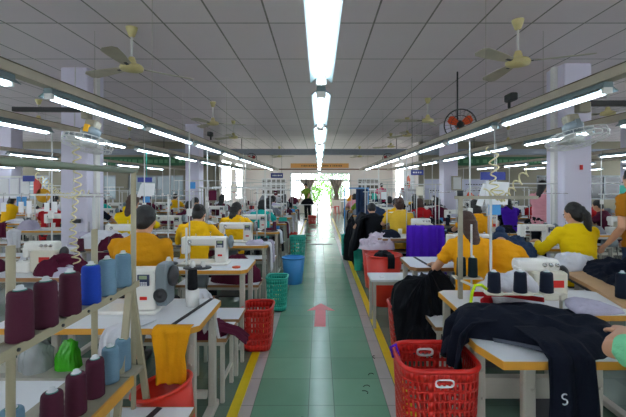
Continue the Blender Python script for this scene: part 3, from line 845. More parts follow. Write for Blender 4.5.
# right
P('seated person in orange T-shirt with long brown hair, right of the aisle', 1.33, 3.32, F_orange, F_black, 'long', hairm=M_hairb, lean=13, headp=24, headyaw=8, voxel=V1, lh=(-.22, .42, .86), rh=(.02, .45, .88), poleL=(-.7, -.5, -.8), poleR=(.1, 0, -1), wide=.86, scale=.97, hipz=.65)
P('person in orange T-shirt leaning forward, head bowed, beside the long brown hair worker', 1.60, 3.34, F_orange, F_black, 'bun', lean=36, headp=88, headyaw=0, hairm=F_denim, voxel=V1, lh=(-.12, .5, .82), rh=(.12, .52, .9), poleR=(.6, -.3, -.6), scale=.97, hipz=.64, wide=.8, rz=math.radians(-22))
P('seated person in soft yellow T-shirt with dark bun, right aisle row', 1.42, 6.7, F_soft, F_black, 'bun', hairm=M_hairb, lean=10, headp=14, voxel=.011, scale=1.04)
P('seated person in black top bent over beside the soft yellow worker', 1.0, 7.0, F_black, F_black, 'short', lean=26, headp=40, voxel=V2)
P('seated person in vivid yellow top with long dark ponytail by the right pillar', 2.87, 4.2, F_vivid, F_black, 'pony', lean=12, headp=16, headyaw=28, sleeve='long', voxel=V1, scale=1.06, lh=(-.22, .42, .86), rh=(.12, .45, .86), poleL=(-.7, -.4, -.8), poleR=(.5, -.3, -1))
P('seated person in yellow top with short dark hair, second row right', 2.48, 5.95, F_orange, F_black, 'bob', lean=14, voxel=.011, scale=1.04)
P('seated person in yellow and black top, right aisle row beyond the fan', 1.7, 8.3, F_yellow, F_black, 'short', voxel=V2)
P('seated person in red top, right aisle row', 2.22, 8.3, F_red, F_black, 'bob', hairm=M_hairb, voxel=V2)
P('seated person in dark patterned top with dark hair, second row right', 2.8, 8.95, F_maroon, F_black, 'bun', voxel=V2)
P('seated person in navy top, second row right near the whiteboard', 3.2, 10.5, F_navy, F_black, 'long', voxel=V2)
P('seated person in green top, right aisle row far down', 1.25, 11.3, F_green, F_black, 'short', voxel=V2)
P('seated person in pink top, farthest along right aisle row', 1.2, 12.8, F_pink, F_black, 'bob', voxel=V2)
P('seated person in maroon cap and pink top, third row right', 5.6, 7.4, F_maroon, F_black, 'short', rz=math.radians(40), voxel=V2)
P('seated person in purple top, third row right left of the pillar', 4.5, 9.0, F_purple, F_black, 'long', voxel=V2)
P('seated person in red top, fourth row right', 6.2, 8.7, F_red, F_black, 'short', voxel=V2)
P('standing person in pink top and dark apron, just left of the right pillar', 4.15, 7.2, F_pink, F_black, 'long', seated=False, rz=math.radians(-60), lean=4, lh=(-.12, .35, 1.0), rh=(.15, .35, 1.0), voxel=V2, scale=1.0, stand_leg=.02)
P('standing person in brown T-shirt at the right photo edge', 3.39, 4.05, F_brown, F_denim, 'short', seated=False, lean=6, lh=(-.22, .16, .92), rh=(.2, .3, .95), poleL=(-.3, -1, -.2), voxel=V1, scale=1.05, rz=math.radians(10), stand_leg=.03)
P('person in mint green T-shirt, elbow out, at the right foreground table', 1.44, 1.22, F_mint, F_black, 'short', lean=10, voxel=.008, sleeve_f=.84, lh=(-.085, .50, .94), rh=(.15, .5, .82), poleL=(-1, .2, -.25), scale=1.0, wide=1.1)
P('standing person in magenta top by the far right wall', 2.85, 17.5, F_magenta, F_black, 'short', seated=False, lean=5, voxel=V2, lh=(-.2, .3, 1.0), rh=(.2, .3, 1.0))
P('standing person in white top with black hair, far right by return wall', 3.55, 15.6, F_white, F_black, 'short', seated=False, lean=4, voxel=V2, rz=PI, lh=(-.2, .25, 1.0), rh=(.2, .25, 1.0), mask=True)
P('standing person in dark green top working at far aisle table', -.5, 17.3, F_green, F_black, 'short', seated=False, lean=12, voxel=V2, rz=PI*.8, lh=(-.2, .35, .9), rh=(.2, .35, .9))
P('seated person in white top with mask, far left of the aisle end', -1.9, 17.2, F_white, F_black, 'bun', voxel=V2, rz=PI, mask=True)
P('seated person in peach top, right of the bright doorway', 1.8, 17.6, F_pink, F_black, 'bun', voxel=V2, rz=PI*.9)

for r, i, dx, sh, sn, hr in (('L2', 6, -.3, F_white, 'white', 'long'), ('L2', 0, -.45, F_pink, 'pink', 'short'), ('L3', 3, 0, F_maroon, 'maroon', 'bun'), ('L3', 4, .2, F_yellow, 'yellow', 'short'),
        ('L4', 2, .1, F_teal, 'teal', 'bob'), ('R1', 5, .3, F_grey, 'grey', 'bun'), ('R2', 4, -.2, F_black, 'black', 'long'), ('R2', 5, .2, F_yellow, 'yellow', 'bun'),
        ('R3', 2, .1, F_red, 'red', 'bob'), ('R3', 3, -.2, F_white, 'white', 'short'), ('R4', 2, 0, F_yellow, 'yellow', 'long'), ('R5', 0, -.3, F_maroon, 'maroon', 'short'), ('L5', 0, .2, F_yellow, 'yellow', 'bob')):
    if r == 'L2' and i == 0: continue
    cx, T, ph = ROWS[r]
    P('seated person in %s top working at the %s' % (sn, phrase(r, i)), cx+dx, T[i]-.62, sh, F_black, hr, voxel=.018, lean=15)

# ---------------------------------------------------------------- tables, machines, benches
tp = table_proto(); used = [False]
tp2 = table_proto(edge=M_edge2)
mp = lockstitch(); mbg = lockstitch(True); ov = overlock(); ts = thread_stand(); bp = bench_proto()
FIRST = set()
def place(proto, loc, rz, label, group, cat=None):
    if proto.name not in FIRST:
        FIRST.add(proto.name); proto.location = loc; proto.rotation_euler = (0, 0, rz); proto['label'] = label; proto['group'] = group
        bpy.context.view_layer.update(); return proto
    return dup(proto, loc, rz, label, group)
tag(tp, cat='table'); tag(tp2, cat='table'); tag(bp, cat='bench')
rnd = random.Random(5)
LC = [('maroon', F_maroon), ('white', F_white), ('lilac', F_lilac), ('maroon', F_maroon)]
RC = [('navy', F_navy), ('black', F_black), ('navy', F_navy), ('grey', F_grey)]
for r, (cx, T, ph) in ROWS.items():
    left = r[0] == 'L'; far = r[1] in '345'
    for i, t in enumerate(T):
        y = t+.29; tn = phrase(r, i)
        brown = (r in ('R1',) and i in (1, 2)) or (r == 'L2')
        place(tp2 if brown else tp, (cx, y, 0), 0, 'white sewing table with %s edge, %s' % ('brown' if brown else 'yellow', tn), 'sewing tables')
        # machine
        if r == 'L1' and i == 0: mk, mx, nm = mbg, cx+.02, 'large white sewing machine with grey motor cover'
        elif ((i+ord(r[1])+left) % 3 == 0 and not (r == 'L1' and i == 1)) or (r == 'R1' and i == 0): mk, mx, nm = ov, cx+.15, 'cream overlock machine'
        else: mk, mx, nm = mp, cx+.12, 'white sewing machine'
        my = y+.02
        if r == 'R1' and i == 1: my = y+.1
        if r == 'R1' and i == 0: my = y+.12; mx = 1.62
        place(mk, (mx, my, TH), 0, '%s on the %s' % (nm, tn), 'sewing machines')
        if not (r == 'L1' and i == 0) and not (r == 'R1' and i == 0):
            sx = cx-.35 if i % 2 else cx+.5
            if r == 'R1': sx = cx+.48
            place(ts, (sx, y+.22, TH), rnd.uniform(-.1, .1), 'thread stand with tall pole on the %s' % tn, 'thread stands')
            for s in (-1, 1):
                if rnd.random() < .8:
                    cn, cm = rnd.choice([('maroon', T_maroon), ('white', T_white), ('maroon', T_maroon)] if left else [('navy', T_navy), ('navy', T_navy), ('white', T_white)])
                    cone(cn, cm, '%s thread cone, %s on the stand of the %s' % (cn, 'left' if s < 0 else 'right', tn), (sx+s*.14, y+.22, TH+.148), 'cones on the thread stands', .85)
        # bench under the worker
        if not (r == 'L1' and i == 0) and not (r == 'R1' and i == 0):
            place(bp, (cx+(.16 if left else -.14 if r == 'R1' else 0), t-.72 if r != 'R1' else t-.62, 0), 0, 'low bench with white seat behind the %s' % tn, 'benches')
        # fabric heaps
        if not (r in ('L1', 'R1') and i == 0) and not (r == 'R1' and i == 1):
            cn, cm = rnd.choice(LC if left else RC)
            hx = cx-.38 if i % 2 == 0 else cx-.42
            pile('fabric_pile', cm, ellipse_outline(hx, y-.05, .17, .19, i*3+ord(r[1])), rnd.uniform(.06, .16), flat(TH), seed=i*1.7+cx, N=14, A=44, amp=.025, fold=7)
            o = C.objects[-1]; tag(o, '%s fabric pile on the left end of the %s' % (cn, tn), 'fabric', 'fabric piles on the tables')
            if rnd.random() < .55:
                cn, cm = rnd.choice(LC if left else RC)
                pile('fabric_pile', cm, ellipse_outline(cx+.42, t+.14, .13, .1, i*5+ord(r[1])), rnd.uniform(.03, .09), flat(TH), seed=i*2.7+cx, N=12, A=36, amp=.02, fold=7)
                o = C.objects[-1]; tag(o, '%s fabric pile on the right end of the %s' % (cn, tn), 'fabric', 'fabric piles on the tables')
            if rnd.random() < .6 and i < 6:
                cn, cm = rnd.choice(LC if left else RC)
                xx = cx+rnd.choice((-.45, .35)) if not left else cx-.45; yy = t+.0
                drape('hanging_cloth', cm, [(xx, yy+.2, TH+.008), (xx, yy-.002, TH+.012), (xx, yy-.022, TH-.02), (xx, yy-.03, TH-.3)], rnd.uniform(.16, .3), amp=.006, seed=i+cx, S=20, W=16)
                tag(C.objects[-1], '%s cloth hanging over the front edge of the %s' % (cn, tn), 'cloth', 'cloths hanging from tables')

# small tools and tubs on every table
KN = [('white', M_paper), ('blue', M_bluep), ('red', M_redp), ('teal', M_teal), ('cream', M_cream), ('black', M_black)]
for r, (cx, T, ph) in ROWS.items():
    for i, t in enumerate(T):
        if r in ('L1', 'R1') and i < 2: continue
        tn = phrase(r, i)
        cn, cm = rnd.choice(KN); x = cx-.12+rnd.uniform(-.06, .06)
        tag(MB().lathe([(.03, 0), (.036, .09), (.033, .09), (.028, .006), (.001, .005)], (x, t+.5, TH), 14).build('cup', cm), '%s cup at the back of the %s' % (cn, tn), 'cup', 'cups on the tables')
        cn, cm = rnd.choice(KN)
        b = MB(); bw, bd, bh = rnd.uniform(.1, .17), .1, rnd.uniform(.05, .12); x = cx+.5
        b.box((x, t+.38, TH+.003), (bw, bd, .006))
        for sx_ in (-1, 1): b.box((x+sx_*(bw/2-.002), t+.38, TH+bh/2), (.004, bd, bh)); b.box((x, t+.38+sx_*(bd/2-.002), TH+bh/2), (bw, .004, bh))
        tag(b.build('tray', cm), '%s open tray on the right of the %s' % (cn, tn), 'tray', 'trays on the tables')
        if r[1] in '12' and i >= 2 and rnd.random() < .8 or r[1] in '34' and rnd.random() < .5:
            g = thing('guide_frame', 'white wire guide frame over the %s' % tn, 'frame', (cx, t+.53, 0), 0, 'guide frames')
            hh = rnd.uniform(1.4, 1.72); xa, xb = rnd.uniform(-.5, -.3), rnd.uniform(.3, .5)
            for q in (xa, xb): MB().cyl((q, 0, TH), (q, 0, hh+.01), .009, n=7).build('post', M_pipe, g)
            MB().bar((xa-.1, 0, hh), (xb+.1, 0, hh), .016).build('crossbar', M_pipe, g)
            if rnd.random() < .7:
                cn, cm = rnd.choice(KN[:5]+[('maroon', F_maroon)]); q = rnd.uniform(xa+.1, xb-.1)
                z = thing('hanging_tag', '%s card hanging from the frame over the %s' % (cn, tn), 'card', (cx+q, t+.53, 0), 0, 'cards on the guide frames')
                MB().box((0, -.015, hh-.11), (.12, .004, .15)).build('card', cm, z); MB().tube([(0, -.012, hh-.03), (0, -.012, hh+.014), (0, .012, hh+.014)], .003, 5).build('hook', M_chrome, z)

# measuring strips lying on tables
for nm, x0, y0, x1, y1, z, w, lab in (('L', -.86, 2.22, -.77, 2.77, TH, .025, 'narrow black strip across the end of the nearest left table'),
                                   ('R', 1.12, 3.84, 1.08, 4.36, TH, .03, 'narrow black strip lying on the brown-edged table before the brown-haired worker'),):
    a = Vector((x0, y0, z+.0035)); b = Vector((x1, y1, z+.0035))
    tag(MB().bar(a, b, w, .004).build('strip', M_black), lab, 'strip')

# near-left extra benches
place(bp, (-1.09, 1.77, 0), 0, 'low white bench in the left foreground, cut by the photo bottom edge', 'benches')
tag(MB().bar((-.87, 1.61, .4835), (-.80, 1.93, .4835), .03, .004).build('strip', M_black), 'narrow black strip on the foreground bench', 'strip')
# ---------------------------------------------------------------- left thread rack
RKX = -.93
t = thing('thread_rack', 'beige metal thread rack in the left foreground with two tiers of cones', 'rack', (RKX, 0, 0))
y0, y1 = .62, 1.93
MB().box((0, (y0+y1)/2, 1.112), (.05, y1-y0, .012)).build('upper_shelf', M_rackgrey, t)
a = MB()
for s in (-1, 1): a.box((s*.028, (y0+y1)/2, 1.108), (.006, y1-y0, .03))
a.build('shelf_rail', M_beige, t)
MB().tube([(0, y0-.1, 1.67), (0, y1+.02, 1.67)], .013, 10).build('top_rail', mat('rail_green_grey', '#74806c', .5, var=.1), t)
for yy in (y0+.06, 1.205, 1.655): MB().cyl((-.0 if yy < 1 else -.035, yy, .70), (.0 if yy < 1 else -.035, yy, 1.41 if yy > 1 else 1.67), .013, n=10).build('post', M_beige, t)
MB().cyl((0, y1, .02), (0, y1, 1.69), .013, n=10).build('post', M_beige, t)
MB().bar((0, y1-.02, 1.09), (.07, y1+.12, .02), .03, .02).build('splayed_leg', M_beige, t)
MB().bar((0, y1-.04, 1.09), (-.02, y1-.22, .02), .03, .02).build('splayed_leg', M_beige, t)
MB().box((-.02, (y0+y1)/2-.08, .30), (.03, y1-y0-.1, .03)).build('lower_brace', M_beige, t)
b = MB()
for yy in (.85, 1.0, 1.15, 1.35, 1.5, 1.66): b.cyl((.029, yy, 1.108), (.036, yy, 1.108), .006, n=6)
b.build('bolt', M_dark, t)
# board on which the lower cones stand
t = thing('rack_board', 'white board with thick yellow edge under the lower cones, left foreground', 'board', (-.99, 0, 0))
MB().box((0, 1.17, .714), (.28, 1.16, .02)).build('board_top', M_rackgrey, t)
MB().box((.143, 1.17, .711), (.012, 1.16, .045)).build('edge_band', M_edge, t)
for yy in (.7, 1.68): MB().rbox((0.05, yy, .351), (.04, .04, .702), .005, 1).build('leg', M_leg, t)
ups = [(1.197, 'maroon', T_maroon, 'nearest'), (1.31, 'maroon', T_maroon, 'second'), (1.438, 'maroon', T_maroon, 'third'), (1.57, 'blue', T_blue, 'bright'), (1.69, 'grey-blue', T_greyb, 'nearer'), (1.827, 'grey-blue', T_greyb, 'farther')]
for yy, cn, cm, w in ups:
    cone(cn, cm, '%s %s thread cone on the upper tier of the left rack' % (w, cn), (RKX, yy, 1.118), 'cones on the upper tier', 1.02)
for x, yy, cn, cm, w in ((-.93, 1.341, 'maroon', T_maroon, 'nearest'), (-.93, 1.473, 'maroon', T_maroon, 'middle'), (-.93, 1.598, 'maroon', T_maroon, 'farthest'), (-.99, 1.24, 'grey-blue', T_greyb, 'cut-off nearest'), (-.93, 1.715, 'grey-blue', T_greyb, 'second')):
    cone(cn, cm, '%s %s thread cone on the lower board of the left rack' % (w, cn), (x, yy, .7245), 'cones on the lower board', 1.02)
cone('grey-blue', T_greyb, 'grey-blue thread cone behind the splayed leg of the left rack', (-.945, 1.855, .7095), 'cones on the lower board', 1.0)
tag(MB().box((-.97, 1.85, .70), (.2, .12, .018)).build('small_shelf', M_rackgrey), 'small metal shelf holding one grey-blue cone at the rack end', 'shelf')
# white table top in left corner
t = thing('side_table', 'white side table in the bottom left corner beside the thread rack', 'table', (-1.42, 1.3, 0))
MB().box((0, 0, .70), (.56, .9, .02)).build('tabletop', M_top, t)
for sx in (-1, 1):
    for sy in (-1, 1): MB().rbox((sx*.24, sy*.4, .345), (.04, .04, .69), .005, 1).build('leg', M_leg, t)
# green plastic bag on the bench
M_bag = mat('green_bag_plastic', '#45c41c', .25, var=.2, bump=.4, bscale=30)
M_clearbag = mat('clear_bag_plastic', '#c8cfd2', .2, var=.1, bump=.4, bscale=30, alpha=.6)
def stem(cx, cy): return ellipse_outline(cx, cy, .09, .08, 3, 8, .2)
tag(MB().box((-1.62, 2.32, .49), (.66, .26, .02)).build('low_shelf', M_leg), 'low metal shelf under the nearest left table holding plastic bags', 'shelf')
tag(pile('plastic_bag', M_bag, ellipse_outline(-1.5, 2.32, .07, .06, 3), .14, flat(.5), 3.1, amp=.03, fold=16), 'bright green plastic bag beneath the nearest left table', 'bag')
tag(pile('plastic_bag', M_clearbag, ellipse_outline(-1.70, 2.32, .1, .09, 4), .17, flat(.5), 4.1, amp=.03, fold=16), 'clear grey plastic bag left of the green bag', 'bag')
# mustard cloth hanging into the red bucket
bx = -.835
tag(drape('hanging_cloth', fabric('amber_fabric', '#e09a14', var=.08), [(bx, 2.24, .788), (bx, 2.19, .792), (bx, 2.165, .77), (bx+.005, 2.15, .62), (bx+.01, 2.145, .49)], lambda q: .215-.05*min(1, max(0, (q-.25)*3)), amp=.007, waves=2.5, seed=2, S=40, W=30), 'amber-yellow cloth hanging from the nearest left table over the red bucket', 'cloth')
bucket('red plastic bucket tilted under the amber cloth, left foreground', -.79, 2.11, .16, .36, M_redb, .155, -.2, 'red bucket')
tag(MB().box((-.83, 2.10, .12), (.34, .26, .02)).build('low_shelf', M_leg), 'low metal shelf under the red bucket', 'shelf')
# white cloth strips hanging off the second table & behind
def hang(lab, cm, x, y, z, dz, w, seed, side=(1, 0, 0), dx=0, amp=.012):
    return tag(drape('hanging_cloth', cm, [(x-dx, y+.14, z+.01), (x, y, z+.012), (x+.004+dx*.3, y-.03, z-.03), (x+dx, y-.045, z-dz)], w, side, amp, 2.5, seed, S=26, W=18), lab, 'cloth')
hang('white cloth strip dangling from the aisle end of the second left table', F_white, -.86, 2.86, TH, .30, .12, 1, dx=.08)
hang('white cloth dangling below the rack beside the large machine', F_white, -1.12, 2.17, TH, .34, .17, 5, dx=-.06)
tag(pile('fabric_pile', F_maroon, [(-.75, 2.80, 0), (-.68, 3.0, 0), (-.8, 3.12, 0), (-1.1, 3.1, 0), (-1.3, 3.0, 0), (-1.2, 2.82, 0), (-.95, 2.78, 0)], .07, flat(.48), 8, amp=.02), 'maroon cloth spread on the low bench beside the aisle', 'fabric')
tag(drape('hanging_cloth', F_maroon, [(-.98, 2.95, .53), (-.72, 2.93, .525), (-.62, 2.92, .50), (-.535, 2.9, .44)], .16, (0, 1, 0), .012, 2, 4, nrm=(0, 0, 1), S=26, W=18), 'maroon sleeve trailing off the low bench towards the aisle', 'cloth')
tag(pile('fabric_pile', F_maroon, ellipse_outline(-.95, 4.48, .26, .16, 5), .26, flat(.48), 9, amp=.04), 'large maroon heap on the bench behind the third left table', 'fabric')
tag(pile('fabric_pile', F_maroon, ellipse_outline(-2.42, 3.6, .24, .17, 6), .11, flat(TH), 10, amp=.04), 'wide maroon heap on the nearest table of the second row left', 'fabric')
tag(pile('fabric_pile', F_white, ellipse_outline(-2.9, 5.2, .40, .22, 6), .16, flat(TH), 11, amp=.04), 'wide white heap on the second table of the second row left', 'fabric')
tag(pile('fabric_pile', F_maroon, ellipse_outline(-2.35, 4.4, .22, .25, 6), .55, flat(.48), 12, amp=.05), 'tall maroon heap on a bench left of the mustard worker', 'fabric')
tag(pile('fabric_pile', F_maroon, ellipse_outline(-1.95, 6.2, .3, .22, 7), .4, flat(.48), 13, amp=.05), 'maroon heap between the yellow workers left of the aisle', 'fabric')
tag(pile('fabric_pile', F_yellow, ellipse_outline(-1.65, 3.85, .12, .1, 7), .04, flat(TH), 13, amp=.02), 'small yellow cloth beside the second left machine', 'fabric')
tag(MB().lathe([(.04, 0), (.042, .012), (.02, .014), (.018, 0)], (-.82, 3.82, TH), 20).build('tape_roll', M_orange), 'orange tape roll on the aisle end of the second left table', 'tape')

# ---------------------------------------------------------------- baskets along the aisle
basket('red perforated basket left of the aisle beside the maroon bench', -.60, 3.82, .29, .34, .42, M_redp, nx=8, nz=7, handle=False)
basket('teal perforated basket left of the aisle behind the red one', -.54, 4.98, .27, .3, .43, M_teal, nx=8, nz=7, handle=False)
bucket('blue plastic tub left of the aisle', -.42, 6.3, .19, .42, M_bluep)
basket('teal basket far left of the aisle beyond the blue tub', -.46, 8.35, .34, .34, .5, M_teal, nx=7, nz=6, handle=False)
bucket('small red tub on the left beyond the teal basket', -.66, 9.7, .12, .4, M_redb)
basket('red crate under the far aisle table', -.28, 15.9, .36, .3, .34, M_redp, nx=6, nz=4, handle=False)
basket('large red perforated basket in the right foreground with white handles', .615, 2.06, .40, .36, .70, M_redp, nx=13, nz=14)
basket('red basket under the big black heap, right of the aisle', .92, 3.62, .52, .34, .5, M_redp, nx=9, nz=7)
bucket('red tub with dark bag beside the low white bench on the right', .88, 5.22, .25, .66, M_redb, name='plastic_tub')
bucket('red tub holding lilac plastic, right of the aisle', .92, 6.05, .25, .60, M_redb, name='plastic_tub')
bucket('teal tub on the right of the aisle, nearer one', .74, 7.25, .1, .45, M_teal)
basket('teal basket on the right of the aisle, farther one', .62, 8.8, .22, .3, .46, M_teal, nx=7, nz=6, handle=False)
tag(pile('plastic_bag', mat('lilac_plastic', '#c9bccb', .3, var=.1, bump=.4, bscale=25), ellipse_outline(.92, 6.05, .27, .22, 3), .15, flat(.61), 5.5, N=30, A=100, amp=.06, fold=8, crease=1.8), 'pale lilac plastic sheeting heaped on the red tub', 'bag')
tag(pile('plastic_bag', F_black, ellipse_outline(.88, 5.22, .15, .14, 3), .10, flat(.60), 5.9, amp=.02, fold=10), 'black bag in the nearer right-hand red tub', 'bag')
tag(drape('hanging_cloth', F_black, [(.9, 5.2, .68), (.93, 5.0, .695), (.93, 4.945, .66), (.93, 4.96, .52)], .09, amp=.003, S=14, W=8), 'black strap hanging over the front of the red tub', 'cloth')
# contents of the front basket
tag(pile('fabric_pile', fabric('pink_white_fabric', '#b98ab0', var=.6), ellipse_outline(.625, 2.06, .15, .12, 3), .1, flat(.05), 6.5, amp=.03), 'pink and white scraps at the bottom of the large red basket', 'fabric')
tag(MB().tube([(.405, 2.10, .66), (.39, 2.10, .715), (.42, 2.10, .73), (.435, 2.10, .67)], .008, 6).build('tie', F_purple), 'purple tie knotted on the rim of the large red basket', 'tie')

# low bench with stool legs on right
b2 = thing('bench', 'low white bench on the right of the aisle before the red tubs', 'bench', (1.02, 4.45, 0), 0, 'benches')
MB().box((0, 0, .535), (.88, .36, .024)).build('seat', M_top, b2)
for sx in (-1, 1):
    for sy in (-1, 1): MB().rbox((sx*.4, sy*.15, .26), (.035, .035, .52), .004, 1).build('leg', M_leg, b2)
MB().box((0, -.15, .5), (.76, .02, .035)).build('stretcher', M_leg, b2)
tag(MB().lathe([(.03, 0), (.03, .01), (.012, .012)], (.72, 4.4, .547), 16).build('tape_roll', M_paper), 'white tape roll on the low bench right of the aisle', 'tape')

# ---------------------------------------------------------------- big dark heaps on the right
def b_heap(x, y):
    if y < 3.42: return max(.2, .52-(3.42-y)*2.2)
    if x < .68: return max(.3, .52-(.68-x)*3)
    return .52
tag(pile('fabric_pile', F_black, [(1.28, 3.2, 0), (1.25, 3.6, 0), (1.05, 3.85, 0), (.78, 3.8, 0), (.66, 3.55, 0), (.68, 3.3, 0), (.85, 3.16, 0), (1.12, 3.08, 0)], .21, b_heap, 2.2, N=50, A=170, amp=.05, fold=5, power=2.6, dirv=(1, .1), rad=.045, crease=.7), 'huge heap of black garments over the red basket right of the aisle', 'fabric')
def r1top(x, y):
    z = TH
    if y < 1.79: z = max(.62, TH-(1.79-y)*4)
    if x < .82: z = TH-(.82-x)*1.0
    return z
t = thing('work_table', 'white work table with yellow edge and cut corner in the right foreground', 'table', (0, 0, 0))
poly = [(.86, 1.79), (1.62, 1.79), (1.70, 1.87), (1.70, 2.38), (.81, 2.38), (.81, 1.98)]
MB().prism(poly, TH-.032, TH).build('tabletop', M_top, t)
e = MB()
for i in range(len(poly)):
    a = Vector((*poly[i], 0)); b = Vector((*poly[(i+1) % len(poly)], 0)); tt = (b-a).normalized(); nn = Vector((tt.y, -tt.x, 0))
    e.loft([[p+nn*q+Vector((0, 0, z)) for q, z in ((.0005, TH-.038), (.006, TH-.038), (.006, TH-.001), (.0005, TH-.001))] for p in (a-tt*.002, b+tt*.002)], False)
e.build('edge_band', M_edge, t)
for x, yy in ((1.03, 1.9), (.87, 2.1), (1.58, 2.2), (.87, 2.33)):
    l = MB(); l.rbox((x, yy, .375), (.06, .045, .75), .006, 1)
    for z in (.6, .45, .3): l.cyl((x+.01, yy-.0225, z), (x+.01, yy-.028, z), .008, n=6)
    l.build('leg', M_leg, t)
s = MB(); s.box((1.25, 2.2, .58), (.8, .03, .03)); s.build('stretcher', M_dark, t)
s = MB(); s.box((1.25, 2.25, .42), (.8, .03, .12)); s.build('modesty_bar', M_leg, t)
heap_out = [(.70, 2.17, 0), (.80, 2.36, 0), (1.0, 2.5, 0), (1.25, 2.52, 0), (1.5, 2.42, 0), (1.66, 2.2, 0), (1.6, 1.98, 0), (1.38, 1.83, 0), (1.16, 1.83, 0), (.99, 1.98, 0), (.86, 2.04, 0), (.74, 2.08, 0)]
tag(pile('garment_heap', F_navy, heap_out, .085, r1top, 4.4, N=40, A=140, amp=.032, fold=4.5, power=3, dirv=(1, -.2), crease=1.0), 'large navy garments spread over the right foreground work table', 'fabric')
tag(drape('hanging_garment', F_navy, [(1.12, 2.02, .86), (1.15, 1.84, .85), (1.16, 1.765, .80), (1.155, 1.745, .6), (1.15, 1.74, .22)], lambda q: .20+.05*q, amp=.016, waves=2, seed=3, S=50, W=36), 'navy sleeve hanging down in front of the right foreground work table', 'garment')
M_print = mat('white_print', '#d4d8de', .6, var=0)
# the pale S mark printed low on the sleeve
def smark(x, z, y, s):
    mb = MB(); pts = []
    for k in range(15):
        a = k/14; 
        if a < .5: q = PI*(.25+1.25*a*2); px_, pz = math.cos(q)*s, s+math.sin(q)*s
        else: q = PI*(.5-1.25*(a-.5)*2); px_, pz = math.cos(q)*s, -s+math.sin(q)*s
        pts.append((x+px_, y, z+pz))
    mb.tube(pts, s*.28, 5); return mb
o = smark(1.095, .645, 1.715, .012); smark_o = o.build('printed_mark', M_print, None); tag(smark_o, 'small white S mark printed on the hanging navy sleeve', 'print')
tag(drape('hanging_garment', F_navy, [(.96, 2.2, .87), (.83, 2.16, .87), (.76, 2.13, .82), (.73, 2.12, .62)], .28, (0, 1, 0), .03, 2.5, 6, nrm=(1, 0, 0), S=40, W=30), 'navy sleeve drooping from the work table into the large red basket', 'garment')
tag(drape('trim_strip', F_red, [(.98, 2.47, .90), (1.2, 2.50, .89), (1.45, 2.48, .86)], .03, (0, 0, 1), .006, 2, 3, nrm=(0, 1, 0), S=30, W=4), 'red waistband strip along the back of the navy garments', 'cloth')
tag(drape('trim_strip', fabric('zip_grey', '#4c505c'), [(.90, 1.99, .80), (1.0, 1.925, .803), (1.12, 1.85, .80)], .022, (0, .7, .6), .004, 2, 3, nrm=(0, -.7, .5), S=30, W=4), 'grey zip strip along the front of the navy garments', 'cloth')
tag(pile('fabric_pile', F_black, ellipse_outline(1.56, 1.72, .14, .09, 4), .1, lambda x, y: .70, 7.7, amp=.03), 'black cloth bunched on the lap of the mint-shirted worker', 'fabric')
tag(pile('fabric_pile', F_lilac, [(1.44, 2.12, 0), (1.7, 2.15, 0), (1.66, 2.3, 0), (1.52, 2.38, 0)], .03, flat(.885), 7.1, amp=.012), 'pale lining folded back on the navy garments', 'fabric')
drp = [(1.17, 1.7, .0)]
tag(pile('fabric_pile', F_black, [(.62, 7.0, 0), (.9, 7.2, 0), (1.3, 7.5, 0), (1.25, 7.8, 0), (.9, 7.9, 0), (.66, 7.7, 0), (.55, 7.3, 0)], .24, lambda x, y: TH if x > .8 else TH-(.8-x)*2.0, 9.3, N=26, A=80, amp=.05, fold=4), 'black garments heaped over the fourth table right of the aisle', 'fabric')
tag(pile('fabric_pile', F_denim, ellipse_outline(1.3, 9.1, .4, .25, 4), .28, flat(TH), 9.9, amp=.05), 'navy blue heap on the far right aisle table', 'fabric')
tag(pile('fabric_pile', F_black, ellipse_outline(.7, 8.3, .16, .25, 4), .75, flat(.0), 9.5, amp=.05), 'black heap hanging low on the right of the aisle', 'fabric')
# purple cloth over a chair
t = thing('chair', 'plain chair hidden under purple cloth right of the aisle', 'chair', (1.43, 5.0, 0))
MB().rbox((0, 0, .45), (.4, .38, .03), .03, 2).build('seat', M_dark, t)
MB().rbox((0, .18, .78), (.38, .03, .5), .02, 2).build('backrest', M_dark, t)
for sx in (-1, 1):
    for sy in (-1, 1): MB().cyl((sx*.17, sy*.16, 0), (sx*.17, sy*.16, .44), .012, n=8).build('leg', M_leg, t)
tag(drape('draped_cloth', F_purple, [(1.43, 5.30, .6), (1.43, 5.23, 1.045), (1.43, 5.18, 1.06), (1.43, 5.13, 1.045), (1.43, 5.10, .85), (1.43, 5.06, .5), (1.43, 4.8, .22)], .47, amp=.014, waves=4.5, seed=1, S=50, W=60), 'bright purple cloth draped over a chair right of the aisle', 'cloth')

# ---------------------------------------------------------------- cutting table, row two right
t = thing('cutting_table', 'curved-edge wooden-rimmed cutting table covered in dark cloth, right side', 'table', (0, 0, 0))
poly = [(2.28, 2.75), (3.6, 2.75), (3.6, 4.0), (2.6, 4.0), (2.44, 3.96), (2.36, 3.82), (2.31, 3.5), (2.28, 3.1)]
poly = [(2.02, 2.55), (3.6, 2.55), (3.6, 3.88), (2.6, 3.88), (2.38, 3.84), (2.29, 3.72), (2.24, 3.5), (2.16, 3.1)]
MB().prism(poly, .77, .80).build('tabletop', mat('plywood', '#b99265', .5, var=.15, scale=6), t)
MB().prism([(2.5+(x-2.5)*.985, 3.2+(y-3.2)*.985) for x, y in poly], .745, .769).build('underframe', M_dark, t)
for x, yy in ((2.35, 2.75), (3.4, 2.75), (2.5, 3.7), (3.4, 3.7)): MB().rbox((x, yy, .372), (.06, .06, .744), .006, 1).build('leg', M_leg, t)
